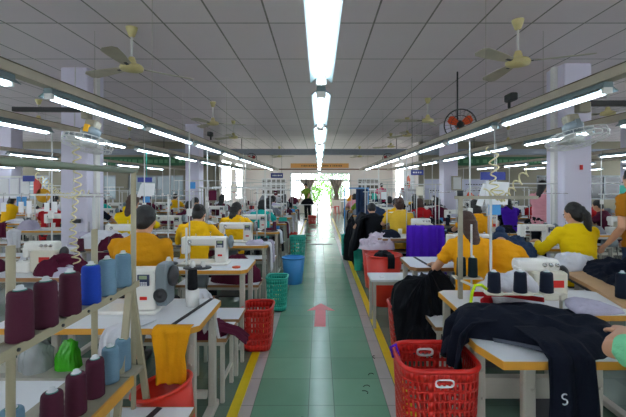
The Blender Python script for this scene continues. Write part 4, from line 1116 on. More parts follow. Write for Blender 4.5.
tag(pile('garment_heap', F_navy, [(2.36, 2.85, 0), (2.9, 2.75, 0), (3.5, 2.85, 0), (3.5, 3.5, 0), (3.0, 3.8, 0), (2.55, 3.74, 0), (2.42, 3.4, 0), (2.33, 3.1, 0)], .06, flat(.80), 14.4, N=40, A=140, amp=.05, fold=5, crease=1.5), 'dark navy panels heaped across the curved cutting table', 'fabric')
tag(pile('fabric_pile', F_white, [(2.32, 3.55, 0), (2.6, 3.68, 0), (2.75, 3.85, 0), (2.4, 3.86, 0), (2.26, 3.74, 0)], .10, flat(.80), 15.4, amp=.04), 'pale grey pieces at the far corner of the curved cutting table', 'fabric')
tag(pile('fabric_pile', F_white, [(2.5, 2.9, 0), (2.75, 2.95, 0), (2.8, 3.1, 0), (2.55, 3.12, 0)], .05, flat(.90), 16.4, amp=.02), 'white lining showing among the navy panels on the cutting table', 'fabric')
tag(pile('fabric_pile', F_denim, [(1.98, 4.1, 0), (2.35, 4.2, 0), (2.5, 4.45, 0), (2.4, 4.7, 0), (2.05, 4.55, 0)], .14, flat(.80), 17.4, amp=.05), 'blue-grey cloth heap left of the ponytailed worker', 'fabric')
tag(MB().box((2.25, 4.42, .79), (.56, .7, .02)).box((2.05, 4.2, .39), (.05, .05, .78)).box((2.45, 4.68, .39), (.05, .05, .78)).build('side_table', M_top), 'small white side table left of the ponytailed worker', 'table')
for x, yy, w in ((2.07, 2.83, 'left'), (2.32, 2.83, 'right')):
    cone('navy', T_navy, '%s of two large navy cones on the cutting table' % w, (x+.08, yy-.1, .80), 'cones on the cutting table', 1.15)

# ---------------------------------------------------------------- right thread frame with cones over the overlock
t = thing('thread_rack', 'beige thread frame with crossbar above the nearest right-hand overlock machine', 'rack', (0, 2.78, 0))
for x, w in ((1.02, .014), (1.24, .007)): MB().bar((x, 0, TH), (x, 0, 1.52), w*2, w*2).build('post', M_rackgrey if x < 1.1 else M_pipe, t)
MB().bar((.98, 0, 1.51), (1.58, 0, 1.51), .02, .022).build('crossbar', M_rackgrey, t)
MB().cyl((1.02, 0, 1.52), (1.02, 0, 1.56), .022, n=10).build('cap', M_dark, t)
tr = MB(); tr.box((1.30, -.36, .915), (.5, .035, .008))
for x in (1.10, 1.28, 1.45): tr.lathe([(.06, 0), (.062, .003), (.06, .006)], (x, -.36, .919), 18)
tr.bar((1.02, -.02, .915), (1.08, -.36, .915), .014); tr.bar((1.52, -.36, .915), (1.52, -.36, TH), .014); tr.build('cone_tray', M_cream, t)
for k, (x, w) in enumerate(((1.10, 'left'), (1.265, 'middle'), (1.43, 'right'))):
    cone('navy', T_navy, '%s of three navy cones on the overlock tray, right foreground' % w, (x, 2.42, .926), 'cones on the overlock tray', (1.08, 1.08, .84))
t = thing('thread_rack', 'small stand of two dark green cones beside the overlock, right of aisle', 'rack', (0, 2.9, 0))
MB().box((1.115, 0, .905), (.2, .1, .01)).build('cone_tray', M_cream, t); MB().cyl((1.16, .03, TH), (1.16, .03, 1.3), .008, n=8).build('post', M_pipe, t)
M_tgreen = thr('dark_green_thread', '#16262c')
for x, yy, w in ((1.075, 2.91, 'left'), (1.15, 2.88, 'right')):
    cone('dark green', M_tgreen, '%s of two dark green cones behind the overlock machine' % w, (x, yy, .912), 'dark green cones', .95)
tag(pile('fabric_pile', F_white, ellipse_outline(1.30, 2.62, .22, .10, 5), .2, flat(TH+.0), 18.4, amp=.03, fold=14), 'crumpled pale sheeting behind the three navy cones', 'fabric')
M_neon = fabric('neon_yellow_fabric', '#cbe81c', var=.05)
tag(MB().tube([(1.03, 2.36, .96), (1.0, 2.37, .985), (.965, 2.38, .98), (.945, 2.38, .93), (.94, 2.39, .85), (.94, 2.395, .782)], .009, 8).build('ribbon', M_neon), 'neon yellow ribbon looped at the left end of the overlock', 'ribbon')
tag(pile('fabric_pile', F_red, ellipse_outline(1.12, 2.56, .04, .04, 5), .08, flat(TH), 19.4, N=10, A=30, amp=.02), 'small red scrap in front of the overlock machine', 'fabric')
tag(MB().tube([(1.76, 3.62, .95), (1.82, 3.66, .90), (1.84, 3.70, .84)], .011, 8).build('ribbon', F_pink), 'pink ribbon held in the hand of the leaning worker', 'ribbon')
tag(pile('fabric_pile', F_white, ellipse_outline(-2.75, 3.86, .3, .09, 16), .13, flat(TH), 21.4, amp=.04), 'white cloth bundle at the back of the nearest table, second left row', 'fabric', None)
# row of small white plates hanging before the left machines
for k in range(5):
    x = -3.2+k*.13+.05*(k%2)
    z = thing('hanging_plate', 'small white plate on the near left guide frame, %s from the left' % ORD[k].replace('nearest', 'first'), 'plate', (x, 3.92, 0), 0, 'plates on the guide frame')
    MB().box((0, -.016, 1.375), (.05, .005, .09+.02*(k%3))).build('plate', M_paper, z); MB().tube([(0, -.016, 1.43), (0, -.014, 1.514), (0, .012, 1.516)], .003, 5).build('hook', M_chrome, z)

# thread stand behind the large machine, with three discs
t = thing('thread_stand', 'thread stand with three dark discs behind the large white machine', 'thread stand', (-.93, 2.70, 0))
MB().cyl((0, 0, TH), (0, 0, 1.30), .008, n=8).build('pole', M_pipe, t)
m = MB(); m.bar((-.13, 0, 1.035), (.1, 0, 1.035), .014); m.bar((.0, 0, 1.0), (.07, .12, 1.0), .012); m.build('cone_arm', M_rackgrey, t)
for x, y, z in ((-.125, 0, 1.045), (.06, -.05, 1.03), (.09, .08, 1.0)):
    MB().lathe([(.062, 0), (.064, .004), (.06, .008)], (x, y, z), 20).build('cone_tray', M_dark, t)
    MB().lathe([(.02, .009), (.019, .03), (.012, .045), (.012, .05)], (x, y, z), 12).build('spool', M_white, t)
cone('black', thr('black_thread', '#0e0f13'), 'black thread cone behind the large white machine', (-.86, 2.62, TH+.11), None, .9)
tag(MB().lathe([(.045, 0), (.045, .108), (.02, .109)], (-.86, 2.62, TH), 14).build('tin', M_white), 'white tin under the black thread cone', 'tin')

# cloths spilling off the aisle ends of the tables
kk = 0
for r, sgn in (('L1', 1), ('R1', -1)):
    cx, T, ph = ROWS[r]
    for i in range(2, 8):
        if r == 'R1' and i == 2: continue
        xe = cx+sgn*.6; tn = phrase(r, i)
        for q, (dy, cols) in enumerate(((.16, [('white', F_white), ('maroon', F_maroon), ('white', F_white)] if sgn > 0 else [('black', F_black), ('navy', F_navy), ('black', F_black)]), (.40, [('black', F_black), ('lilac', F_lilac), ('white', F_white)]))):
            cn, cm = cols[kk % 3]; kk += 1
            L_ = .2+.25*((kk*37) % 10)/10; y = T[i]+dy
            drape('hanging_cloth', cm, [(xe-sgn*.2, y, TH+.012), (xe-sgn*.01, y, TH+.016), (xe+sgn*.022, y, TH-.02), (xe+sgn*.035, y+.02, TH-L_)], .17+.06*(kk % 2), (0, 1, 0), .014, 2, kk, nrm=(sgn, 0, 0), S=24, W=16)
            tag(C.objects[-1], '%s cloth spilling off the aisle end, %s part of the %s' % (cn, 'near' if q == 0 else 'far', tn), 'cloth', 'cloths spilling into the aisle')
tag(drape('hanging_garment', F_black, [(1.15, 7.35, 1.0), (.95, 7.2, 1.02), (.8, 7.1, .98), (.70, 7.0, .75), (.64, 6.95, .42)], .34, (.3, 1, 0), .04, 3, 6, nrm=(1, 0, .3), S=40, W=30), 'black garments trailing down from the fourth right table to the floor tub', 'garment')

t = thing('stool', 'short white stool with brown edge beside the red basket, left of the aisle', 'stool', (-.86, 3.36, 0))
MB().box((0, 0, .468), (.38, .3, .024)).build('seat', M_top, t)
for sx in (-1, 1):
    for sy in (-1, 1): MB().rbox((sx*.165, sy*.125, .228), (.03, .03, .456), .004, 1).build('leg', M_leg, t)
m = MB()
for sy in (-1, 1): m.box((0, sy*.151, .467), (.384, .004, .027))
for sx in (-1, 1): m.box((sx*.191, 0, .467), (.004, .304, .027))
m.build('edge_band', M_edge2, t)
# ---------------------------------------------------------------- lamps and trunking
lp = lamp_proto(); lpt = lamp_proto(True, .13)
def lamprow(x, ys, name, z=2.128, proto=None):
    for k, y in enumerate(ys):
        place(proto or lp, (x, y, z), 0, '%s tube lamp from the camera, %s' % (ORD[k], name), 'tube lamps')
lamprow(-1.56, [1.36, 2.80, 4.10, 5.45, 6.8, 8.15, 9.5, 10.85, 12.2], 'over the left aisle row')
lamprow(1.56, [1.26, 2.66, 4.0, 5.35, 6.7, 8.05, 9.4, 10.75, 12.1], 'over the right aisle row')
lamprow(-2.62, [3.15, 4.6, 6.1, 7.6, 9.1, 10.6, 12.1], 'second row left')
lamprow(2.62, [2.75, 4.3, 5.9, 7.5, 9.1, 10.7, 12.2], 'second row right')
lamprow(-5.1, [6.9, 8.6, 10.3, 12.0], 'third row left')
lamprow(5.1, [6.4, 8.2, 10.0, 11.8], 'third row right')
lamprow(-6.6, [8.2, 10.0, 11.8], 'fourth row left')
lamprow(6.6, [7.8, 9.8, 11.8], 'fourth row right')
lamprow(-9.0, [10.8, 12.8], 'by the left windows')
lamprow(9.0, [10.8, 12.8], 'by the right windows')
lamprow(.012, [1.36, 2.78], 'above the aisle', 2.135)
lamprow(.012, [4.1, 5.5, 6.9, 8.6, 10.4, 12.4, 16.6, 18.4], 'twin tubes above the aisle', 2.135, lpt)
for k, (x, y0, y1, nm) in enumerate(((-1.56, .3, 14.7, 'left aisle row'), (1.56, .3, 14.7, 'right aisle row'), (-2.62, 1.2, 14.7, 'second row left'), (2.62, 1.2, 14.7, 'second row right'),
                                  (-5.1, 5, 14.7, 'third row left'), (5.1, 5, 14.7, 'third row right'), (-6.6, 6, 14.7, 'fourth row left'), (6.6, 6, 14.7, 'fourth row right'))):
    t = thing('lamp_rail', 'beige cable trunking carrying the lamps over the %s' % nm, 'rail', (x, 0, 0))
    m = MB(); m.box((0, (y0+y1)/2, 2.185), (.07, y1-y0, .05)); m.build('channel', M_rail, t)
    m = MB(); m.box((.0, (y0+y1)/2, 2.2125), (.08, y1-y0, .005)); m.build('cover_lip', mat('rail_dark', '#5d5440', .6, var=.2), t)
    m = MB(); yy = y0+.4
    while yy < y1: m.cyl((0, yy, 2.21), (0, yy, HC), .002, n=5); yy += 2.9
    m.build('hanger_rod', M_rackgrey, t)
t = thing('lamp_rail', 'thin hangers and wire carrying lamps above the aisle', 'rail', (.012, 0, 0))
m = MB(); m.box((0, 6.8, 2.175), (.03, 12.2, .02)); m.build('channel', M_rail, t)
m = MB()
for yy in (2.07, 3.4, 4.8, 7.7, 9.5, 11.4): m.cyl((0, yy, 2.18), (0, yy, HC), .0018, n=5)
m.build('hanger_rod', M_rackgrey, t)
# pull cords below lamps
# ---------------------------------------------------------------- ceiling fans
def ceiling_fan():
    t = thing('ceiling_fan', '', 'fan')
    MB().lathe([(.065, 0), (.062, -.02), (.035, -.10), (.02, -.11)], n=18).build('canopy', M_fan, t)
    MB().cyl((0, 0, -.1), (0, 0, -.40), .012, n=8).build('rod', M_white, t)
    MB().lathe([(.03, -.34), (.045, -.38), (.05, -.41), (.11, -.43), (.13, -.46), (.12, -.49), (.06, -.505), (.01, -.51)], n=24).build('motor', M_fan, t)
    for k in range(3):
        a = 2*PI*k/3; R = Matrix.Rotation(a, 3, 'Z')@Matrix.Rotation(math.radians(12), 3, 'X')
        b = MB(); n = 10; top = []; 
        for i in range(n+1):
            q = i/n; x = .15+.55*q; w = .045+.035*math.sin(q*PI*.55); 
            if q > .9: w *= 1-(q-.9)*4
            top.append((x, w))
        rings = [[R@Vector((x, s*w, zz-.02*(x-.15)))+Vector((0, 0, -.465)) for s, zz in ((-1, 0), (1, .0), (1, .006), (-1, .006))] for x, w in top]
        b.loft(rings, False); bl = b.build('blade', M_blade, t)
        ir = MB(); ir.add([], []); ir.loft([[R@Vector((x, s*.016, z))+Vector((0, 0, -.465)) for s, z in ((-1, -.002), (1, -.002), (1, .009), (-1, .009))] for x in (.10, .22)], False); ir.build('blade_iron', M_dark, bl)
    return t
fp = ceiling_fan()
fans = [(-2.14, 4.4, .66, 'near left of the aisle'), (2.17, 4.2, -.47, 'near right of the aisle'), (-2.3, 8.35, .2, 'left, second from the camera'), (-2.4, 10.8, .5, 'left, third from the camera'),
        (2.26, 8.0, 1.1, 'right, second from the camera'), (2.36, 10.3, .1, 'right, third from the camera'), (2.5, 13.4, .4, 'right, just before the beam'), (-5.9, 8.1, .2, 'far left beyond the pillar'),
        (5.4, 7.2, .6, 'far right beyond the pillar'), (-5.9, 12, .9, 'far left near the beam'), (5.8, 11.8, .2, 'far right near the beam'), (-1.85, 18, .05, 'beyond the beam, left of the banner'), (1.9, 18, .05, 'beyond the beam, right of the banner'),
        (2.0, 5.9, 1.4, 'x')][:13]
for x, y, rz, nm in fans: place(fp, (x, y, HC), rz, 'cream three-bladed ceiling fan, %s' % nm, 'ceiling fans')

# ---------------------------------------------------------------- cage fans hung from bars
def cage_fan(name, label, loc, R, r, col_blade, cagem, ring=8, group='cage fans'):
    t = thing(name, label, 'fan', loc, 0, group); t.rotation_euler = R
    c = MB()
    for rr, z in ((r, 0), (r*.97, .05), (r*.97, -.05), (r*.6, .075), (r*.6, -.085), (r*.22, .08), (r*.22, -.09)):
        pts = [(rr*math.cos(2*PI*k/32), rr*math.sin(2*PI*k/32), z) for k in range(33)]; c.tube(pts, .004 if rr < r else .007, 5, cap=False)
    for k in range(20):
        a = 2*PI*k/20; d = Vector((math.cos(a), math.sin(a), 0))
        for s in (1, -1): c.tube([d*r*.22+Vector((0, 0, .085*s)), d*r*.6+Vector((0, 0, .08*s)), d*r*.97+Vector((0, 0, .05*s)), d*r], .0022, 4)
    c.build('cage', cagem, t)
    for k in range(3):
        a = 2*PI*k/3-PI/6; rot = Matrix.Rotation(a, 3, 'Z')@Matrix.Rotation(.45, 3, 'X'); b = MB()
        rings = [[rot@Vector((x, s*w, z)) for s, z in ((-1, 0), (1, 0), (1, .004), (-1, .004))] for x, w in ((.03, .03), (r*.35, r*.24), (r*.65, r*.3), (r*.82, r*.2))]
        b.loft(rings, False); b.build('blade', col_blade, t)
    m = MB(); m.lathe([(.02, -.05), (.05, -.04), (.055, .0), (.05, .02)], n=16); m.build('hub', cagem, t)
    m = MB(); m.lathe([(.04, .07), (.07, .09), (.075, .17), (.05, .2), (.02, .21)], n=18); m.build('motor', M_machgrey, t)
    return t
tag(MB().bar((-2.42, 3.05, 2.2), (-1.56, 3.05, 2.19), .035, .035).build('hanging_bar', M_dark), 'dark steel bar across the left lamp rails holding a cage fan', 'bar')
cf = cage_fan('cage_fan', 'white cage fan hanging face-down below the left steel bar', (-1.83, 3.05, 1.93), (math.radians(-12), math.radians(8), 0), .18, M_pipe, M_pipe)
tag(MB().rbox((-1.84, 3.05, 2.155), (.07, .06, .06), .01, 1).build('fan_bracket', M_rackgrey), 'grey bracket between the left bar and its cage fan', 'bracket')
tag(MB().bar((2.05, 2.95, 2.225), (2.9, 2.95, 2.225), .04, .04).build('hanging_bar', M_dark), 'dark steel bar across the right lamp rails holding a cage fan', 'bar')
cf2 = cage_fan('cage_fan', 'white cage fan hanging face-down below the right steel bar', (1.97, 2.95, 1.955), (math.radians(-12), math.radians(-8), 0), .21, M_pipe, M_pipe)
tag(MB().rbox((2.02, 2.95, 2.195), (.1, .06, .08), .01, 1).build('fan_bracket', M_rackgrey), 'grey bracket between the right bar and its cage fan', 'bracket')
cage_fan('wall_fan', 'large black cage fan with orange blades high on the right', (2.2, 6.0, 2.54), (math.radians(-80), 0, math.radians(-15)), .24, M_orange, M_dark)
tag(MB().cyl((2.2, 6.12, 2.5), (2.2, 6.12, HC), .014, n=8).build('fan_pole', M_dark), 'dark ceiling pole holding the orange-bladed fan', 'pole')
M_redfan = mat('red_fan_blade', '#b0182a', .4, var=.05)
for x, nm in ((-2.55, 'left'), (2.6, 'right')):
    cage_fan('wall_fan', 'small red-bladed fan just under the beam, %s of the aisle' % nm, (x, 14.55, 2.6), (math.radians(-85), 0, 0), .2, M_redfan, M_dark)
    tag(MB().cyl((x, 14.66, 2.6), (x, 14.9, 2.775), .02, n=6).build('fan_bracket', M_dark), 'dark bracket of the red fan, %s of the aisle' % nm, 'bracket')
t = cage_fan('pedestal_fan', 'white pedestal fan with orange ribbons standing behind the purple cloth', (3.0, 7.35, 1.33), (math.radians(-88), 0, 0), .24, M_orange, M_pipe)
tag(MB().cyl((3.0, 7.5, 0), (3.0, 7.5, 1.3), .018, n=8).cyl((3.0, 7.5, 0), (3.0, 7.5, .03), .16, n=18).build('fan_pedestal', M_pipe), 'white pedestal under the orange-ribboned fan', 'pedestal')
cf.scale = (1, 1, .65); cf2.scale = (1, 1, .65)
for o, cm in ((cf, M_orange), (cf2, M_machgrey)):
    MB().rbox((0, 0, .24), (.1, .09, .1), .02, 2).build('gearbox', M_rackgrey, o); MB().box((.0, -.07, .16), (.035, .02, .09)).build('capacitor', mat('amber_plastic', '#e0a21c', .4, var=.05) if cm is M_orange else cm, o)
# security cameras on rails
for x, y, z, nm in ((-1.56, 5.55, 2.28, 'left'), (1.58, 3.2, 2.27, 'right')):
    t = thing('security_camera', 'small black camera on the %s lamp rail' % nm, 'camera', (x, y, z))
    MB().cyl((0, 0, -.03), (0, 0, .03), .012, n=8).build('mount', M_dark, t); MB().rbox((.0, -.03, .05), (.06, .13, .06), .015, 2).build('housing', M_black, t)
# ---------------------------------------------------------------- drops, coils, signs
def coil(lab, m, p0, p1, r, turns, tr=.006, sag=.05):
    p0 = Vector(p0); p1 = Vector(p1); ax = (p1-p0).normalized(); u = ax.orthogonal().normalized(); w = ax.cross(u); pts = []
    n = turns*12
    for k in range(n+1):
        t = k/n; a = t*turns*2*PI; rr = r*(1+.3*math.sin(t*9)); c = p0.lerp(p1, t)-Vector((0, 0, sag*math.sin(PI*t)))+Vector((.02*math.sin(t*7), 0, 0))
        pts.append(c+(u*math.cos(a)+w*math.sin(a))*rr)
    return tag(MB().tube(pts, tr, 6).build('air_hose', m), lab, 'hose')
coil('cream coiled air hose hanging in front of the left pillar', M_coil, (-1.9, 3.0, 1.93), (-1.93, 3.05, .98), .022, 15, .006)
coil('cream coiled air hose sweeping sideways from the far left', M_coil, (-3.3, 4.5, 1.72), (-2.55, 4.2, 1.52), .03, 12, .006, .12)
coil('cream coiled air hose hanging down on the right', M_coil, (1.33, 3.0, 1.90), (1.40, 3.0, 1.53), .03, 5, .006)
coil('cream coiled air hose looping up beside the hanging papers on the right', M_coil, (1.30, 3.0, 1.55), (1.62, 3.0, 1.72), .025, 9, .006, .13)
# vertical supply pipes from rail to table
k = 0
for r, xo in (('L1', .05), ('R1', .06), ('L2', .2), ('R2', -.2), ('L3', -.1), ('R3', .1)):
    cx, T, ph = ROWS[r]
    rx = {'L1': -1.56, 'R1': 1.56, 'L2': -2.62, 'R2': 2.62, 'L3': -5.1, 'R3': 5.1}[r]
    for i, y in enumerate(T):
        if i == 0 and r in ('L1', 'R1'): continue
        if i > 6: continue
        x = rx+(.14 if i % 2 else -.1)
        t = thing('supply_pipe', 'thin white supply pipe dropping to the %s' % phrase(r, i), 'pipe', (x, y+.52, 0), 0, 'supply pipes')
        MB().cyl((0, 0, TH+.001), (0, 0, 2.19), .0075, n=7).build('pipe', M_pipe, t); MB().rbox((0, -.01, 1.3), (.05, .035, .08), .006, 1).build('switch_box', M_white, t)
# horizontal guide frames over the near machines
def frame(x0, x1, y, z, lab):
    t = thing('guide_frame', lab, 'frame', (0, y, 0))
    for x in (x0, x1): MB().cyl((x, 0, TH), (x, 0, z+.01), .009, n=8).build('post', M_pipe, t)
    MB().bar((x0-.08, 0, z), (x1+.08, 0, z), .018).build('crossbar', M_pipe, t)
frame(-3.3, -2.3, 3.92, 1.50, 'white guide frame standing on the nearest table of the second row left')
frame(-1.75, -.80, 5.74, 1.56, 'white guide frame on the third table left of the aisle')
frame(2.4, 3.3, 5.46, 1.62, 'white guide frame behind the ponytailed worker')
frame(.95, 1.9, 7.92, 1.66, 'white guide frame on the fourth table right of the aisle')
frame(-1.7, -.8, 8.74, 1.66, 'white guide frame on the fifth table left of the aisle')
# hanging paper boards with blue tags
def papers(x, y, z, lab, extra=None):
    t = thing('hanging_papers', lab, 'papers', (x, y, 0), 0, None)
    MB().cyl((0, 0, z), (0, 0, 2.165), .005, n=6).build('cord', M_teal if extra == 'teal' else M_pipe, t)
    s = MB(); s.box((-.02, -.01, z), (.22, .012, .07)); s.build('blue_sign', M_signb, t)
    p = MB(); p.box((.02, .0, z-.15), (.2, .01, .2), Matrix.Rotation(.06, 3, 'Y')); p.box((-.1, .02, z-.17), (.05, .02, .2), Matrix.Rotation(.3, 3, 'Y')); p.build('paper_sheet', M_paper, t)
    b = MB(); b.box((.0, 0, z-.30), (.1, .02, .09)); b.build('blue_clip', M_bluep, t)
    return t
papers(-2.62, 5.85, 1.68, 'white papers with blue sign hanging left, behind the mustard worker', 'teal')
papers(-2.62, 3.3, 1.66, 'white papers with blue sign hanging by the left photo edge') if False else None
papers(1.56, 3.42, 1.68, 'white papers with blue sign hanging over the right worker row')
t = thing('hanging_papers', 'row of white papers and red folder hanging at the left photo edge', 'papers', (-5.1, 6.6, 0))
MB().cyl((.0, 0, 1.75), (0, 0, 2.165), .006, n=6).build('cord', M_pipe, t)
MB().box((0, 0, 1.74), (.9, .03, .03)).build('crossbar', M_white, t)
MB().box((.14, -.02, 1.71), (.2, .012, .1)).build('blue_sign', M_signb, t)
for x in (-.3, -.12, .06): MB().box((x, -.0, 1.54), (.15, .01, .34)).build('paper_sheet', M_paper, t)
MB().box((.28, -.01, 1.58), (.12, .02, .26)).build('red_folder', M_redp, t)
MB().box((.02, -.02, 1.32), (.16, .02, .16)).build('blue_clip', M_bluep, t)
tag(MB().cyl((-4.72, 6.58, 1.42), (-4.72, 6.6, 1.42), .12, n=24).cyl((-4.72, 6.59, 1.52), (-4.72, 6.59, 1.56), .01, n=6).bar((-4.76, 6.6, 1.56), (-4.76, 6.6, 1.73), .01).build('round_sign', mat('yellow_disc', '#e0a41c', .4, var=.05)), 'round yellow disc hanging beside the red folder at left', 'sign')
# blue hanging signs over the aisle ends
def sign(x, y, z, w, h, lab):
    t = thing('hanging_sign', lab, 'sign', (x, y, 0), 0, 'blue hanging signs')
    MB().box((0, 0, z), (w, .03, h)).build('board', M_signb, t)
    for s in (-1, 1): MB().cyl((s*w*.4, 0, z+h/2), (s*w*.4, 0, HC), .005, n=5).build('wire', M_dark, t)
    m = MB(); rn = random.Random(x)
    x0 = -w*.36
    while x0 < w*.34:
        q = rn.uniform(.02, .05); m.box((x0+q/2, -.017, z), (q, .003, h*.3)); x0 += q+.02
    m.build('lettering', M_paper, t)
sign(-1.75, 16.0, 1.6+(VY-175.5)/F*16, .5, .2, 'blue hanging sign left of the far doorway')
sign(2.55, 10.0, 1.6+(VY-172.5)/F*10, .32, .13, 'blue hanging sign right of the aisle before the far wall')
# orange banner
t = thing('banner', 'long orange banner with dark lettering high on the far wall', 'banner', (.04, YF-.1, 2.70))
MB().box((0, 0, 0), (3.3, .02, .26)).build('board', mat('orange_banner', '#e0a25c', .6, var=.04), t)
m = MB(); rn = random.Random(4); x0 = -1.05
while x0 < 1.3:
    q = rn.uniform(.04, .09); m.box((x0+q/2, -.012, -.01), (q, .004, rn.uniform(.06, .09))); x0 += q+.03+(.06 if rn.random() < .2 else 0)
m.build('lettering', mat('banner_ink', '#6b5236', .6, var=0), t)
# green banners on back wings
for x, w, nm in ((-6.8, 4.6, 'left'), (7.6, 4.6, 'right')):
    t = thing('banner', 'long dark green banner high on the %s back wall' % nm, 'banner', (x, YB-.1, 2.58), 0, 'green banners')
    MB().box((0, 0, 0), (w, .02, .36)).build('board', mat('green_banner', '#2f6a44', .6, var=.06), t)
    m = MB(); x0 = -w*.42
    while x0 < w*.4:
        q = rn.uniform(.1, .2); m.box((x0+q/2, -.012, 0), (q, .004, .14)); x0 += q+.06+(.1 if rn.random() < .25 else 0)
    m.build('lettering', mat('green_banner_ink', '#5f9a6c', .6, var=0), t)
# photo boards either side of the far window
M_photo = mat('photo_dark', '#5d564e', .5, var=.7, scale=14)
for x0, x1, nm in ((-3.25, -1.9, 'left'), (2.2, 3.4, 'right')):
    t = thing('photo_board', 'board of small pictures on the far wall, %s of the window' % nm, 'board', ((x0+x1)/2, YF-.1, 1.35), 0, 'photo boards')
    MB().box((0, 0, 0), (x1-x0, .02, 1.25)).build('board', M_paper, t)
    for i in range(5):
        for j in range(4): MB().box((-(x1-x0)/2+.14+i*(x1-x0-.28)/4, -.013, -.45+j*.3), (.19, .006, .2)).build('picture', M_photo, t)
# curtains
M_cur = mat('patterned_curtain', '#9a8c84', .8, var=.55, scale=16)
for sx, xt0, xt1, xb, nm in ((-1, -1.02, -.22, -.62, 'left'), (1, .58, 1.38, .98, 'right')):
    mb = MB(); vs = []; fs = []; S, W = 24, 30
    for i in range(S+1):
        t_ = i/S; z = 1.9-t_*1.15; k = abs(t_-.62)/.62 if t_ < .62 else (t_-.62)*.9; wd = .10+.34*(k**1.3)
        c = (xt0+xt1)/2*(1-min(1, t_/.62))+xb*min(1, t_/.62)
        for j in range(W+1):
            u = j/W*2-1; vs.append((c+u*wd, YF-.2+.03*math.sin(u*14), z))
    for i in range(S):
        for j in range(W): a = i*(W+1)+j; fs.append((a, a+1, a+W+2, a+W+1))
    mb.add(vs, fs, True); tag(mb.build('curtain', M_cur, solid=.01), 'patterned curtain tied back on the %s of the bright doorway' % nm, 'curtain', 'curtains')
tag(MB().cyl((-1.2, YF-.2, 1.91), (1.5, YF-.2, 1.91), .012, n=8).build('curtain_rod', M_chrome), 'curtain rod across the bright far doorway', 'rod')
# whiteboards, electrical box, wall clutter on right back wall
M_wb = mat('whiteboard', '#c9cbe0', .3, var=.03)
for x0, x1, nm in ((4.35, 5.6, 'left'), (5.85, 7.0, 'right')):
    t = thing('whiteboard', '%s of the two whiteboards on the right back wall' % nm, 'whiteboard', ((x0+x1)/2, YB-.1, 1.42), 0, 'whiteboards')
    MB().box((0, 0, 0), (x1-x0, .02, .84)).build('board', M_wb, t)
    f = MB()
    for z in (-.42, .42): f.box((0, -.005, z), (x1-x0+.04, .03, .03))
    for x in (-1, 1): f.box((x*(x1-x0)/2, -.005, 0), (.03, .03, .87))
    f.build('frame', M_pipe, t)
    m = MB()
    for j in range(2):
        xx = -(x1-x0)*.3
        while xx < (x1-x0)*.3: q = rn.uniform(.03, .09); m.box((xx, -.012, .2-.25*j), (q, .003, .035)); xx += q+.04
    m.build('handwriting', M_dark, t)
t = thing('electrical_box', 'grey electrical box mounted on the second right-hand pillar', 'box', (3.98, 11.13, 1.65))
MB().rbox((0, 0, 0), (.3, .08, .42), .01, 1).build('housing', M_rackgrey, t); MB().box((0, -.043, 0), (.22, .006, .34)).build('door', M_pipe, t)
tag(MB().box((3.86, 5.665, 1.86), (.03, .03, .07)).build('fire_tag', M_redp), 'small red tag on the near right pillar', 'tag')
tag(MB().rbox((-3.7, 5.86, 1.05), (.14, .05, .06), .015, 1).build('junction_box', M_dark), 'dark junction box on the near left pillar', 'box')
tag(MB().tube([(-3.74, 5.87, 1.08), (-3.76, 5.875, 1.35), (-3.74, 5.875, 1.7), (-3.72, 5.875, HC)], .008, 6).build('cable', M_pipe), 'white cable running up the near left pillar', 'cable')
# poster in recess right
t = thing('poster', 'white poster with orange flower on the right recess wall', 'poster', (RX-.03, 17.7, 1.62))
MB().box((0, 0, 0), (.02, 2.0, 1.3)).build('sheet', M_paper, t)
f = MB()
for k in range(7): a = k*.9; f.ell((-.016, math.cos(a)*.25, math.sin(a)*.2+.1), (.01, .16, .13), n=10, m=6)
f.build('flower', M_orange, t)
# far tables, stools
for x, y, w, nm in ((-.75, 16.5, 1.5, 'left of'), (2.1, 16.6, 1.6, 'right of'), (-2.6, 18.4, 1.4, 'far left of'), (1.7, 19.3, 1.2, 'far right of')):
    t = thing('work_table', 'white work table %s the aisle in the far bay' % nm, 'table', (x, y, 0), 0, 'far work tables')
    MB().box((0, 0, .77), (w, .6, .03)).build('tabletop', M_top, t)
    for sx in (-1, 1):
        for sy in (-1, 1): MB().box((sx*(w/2-.06), sy*.24, .378), (.05, .05, .755)).build('leg', M_leg, t)
for j, (x, y, h, cm, nm) in enumerate(((-.5, 16.4, .2, F_black, 'black'), (-1.1, 16.5, .25, F_maroon, 'maroon'), (2.0, 16.6, .3, F_green, 'green'), (2.5, 16.6, .25, F_denim, 'blue'), (-2.6, 18.4, .3, F_grey, 'grey'), (1.7, 19.3, .25, F_orange, 'orange'))):
    tag(pile('fabric_pile', cm, ellipse_outline(x, y, .25, .2, j), h, flat(.785), j, N=12, A=36, amp=.04), '%s fabric heap on a work table in the far bay' % nm, 'fabric', 'heaps in the far bay')
for x, y, nm in ((.75, 20.2, 'nearer'), (.95, 20.9, 'farther')):
    t = thing('stool', '%s red plastic stool near the bright doorway' % nm, 'stool', (x, y, 0), 0, 'red stools')
    MB().rbox((0, 0, .44), (.3, .3, .03), .04, 2).build('seat', M_redp, t)
    for sx in (-1, 1):
        for sy in (-1, 1): MB().bar((sx*.11, sy*.11, .43), (sx*.14, sy*.14, 0), .035).build('leg', M_redp, t)
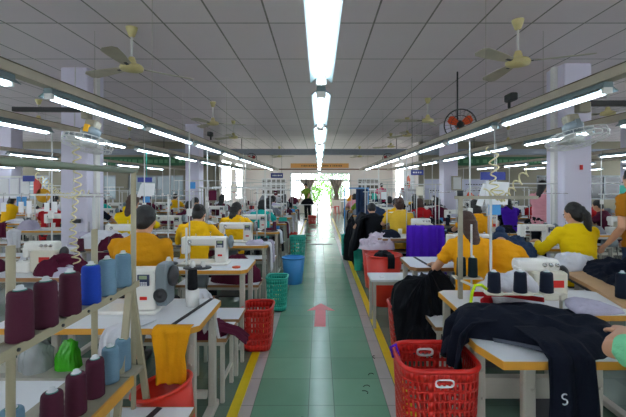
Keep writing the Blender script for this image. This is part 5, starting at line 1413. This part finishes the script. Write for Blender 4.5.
# light-blue clothes rack, right aisle middle
t = thing('clothes_rack', 'blue-topped rack with dark clothes beside the right of the aisle', 'rack', (.95, 9.75, 0))
MB().box((0, 0, 1.52), (.62, .12, .03)).build('top_board', M_bluep, t)
for x in (-.3, .3): MB().cyl((x, 0, 0), (x, 0, 1.5), .014, n=8).build('post', M_bluep, t)
tag(drape('hanging_garment', F_denim, [(1.08, 9.70, 1.50), (1.08, 9.68, 1.2), (1.08, 9.66, .85)], .3, amp=.03, waves=3, seed=2), 'dark blue garment hanging from the blue-topped rack', 'garment')

# thread scraps on the floor
rn = random.Random(9)
for k, (x, y) in enumerate(((.46, 3.25), (.40, 3.05), (.37, 2.95), (.52, 3.6), (-.1, 2.6), (.2, 2.2))):
    a = rn.uniform(0, 3); pts = [(x+.012*j*math.cos(a+j*.5), y+.014*j*math.sin(a+j*.5), .003) for j in range(5)]
    tag(MB().tube(pts, .0025, 5).build('thread_scrap', F_black), 'tiny black thread scrap on the green aisle tiles', 'scrap', 'thread scraps on the aisle')

# ---------------------------------------------------------------- camera, world, sun
cam = bpy.data.cameras.new('camera'); co = bpy.data.objects.new('camera', cam); C.objects.link(co)
co.location = (0, 0, CH); co.rotation_euler = (PI/2, 0, 0)
cam.sensor_width = 36; cam.lens = 36*F/626; cam.shift_x = -(VX-313)/626; cam.shift_y = -(208.5-VY)/626; cam.clip_start = .05
SC.camera = co
w = bpy.data.worlds.new('sky'); SC.world = w; w.use_nodes = True
bg = w.node_tree.nodes['Background']; bg.inputs[0].default_value = (.86, .93, 1, 1); bg.inputs[1].default_value = 5.5
sl = bpy.data.lights.new('sun', 'SUN'); sl.energy = 4; sl.angle = .05; sl.color = (1, .96, .88)
so = bpy.data.objects.new('sun', sl); C.objects.link(so); so.rotation_euler = (math.radians(35), 0, math.radians(205))
SC.view_settings.view_transform = 'Standard'; SC.view_settings.look = 'None'; SC.view_settings.gamma = 1; SC.view_settings.exposure = 1.12
labs = {}
for o in C.objects:
    if o.parent is None and 'label' in o: labs.setdefault(o['label'], []).append(o.name)
for k, v in labs.items():
    import re; n = len(re.findall(r'\w+', k))
    if len(v) > 1: print('DUPLABEL', k, len(v))
    if n > 16 or n < 4: print('LABELLEN', n, k)
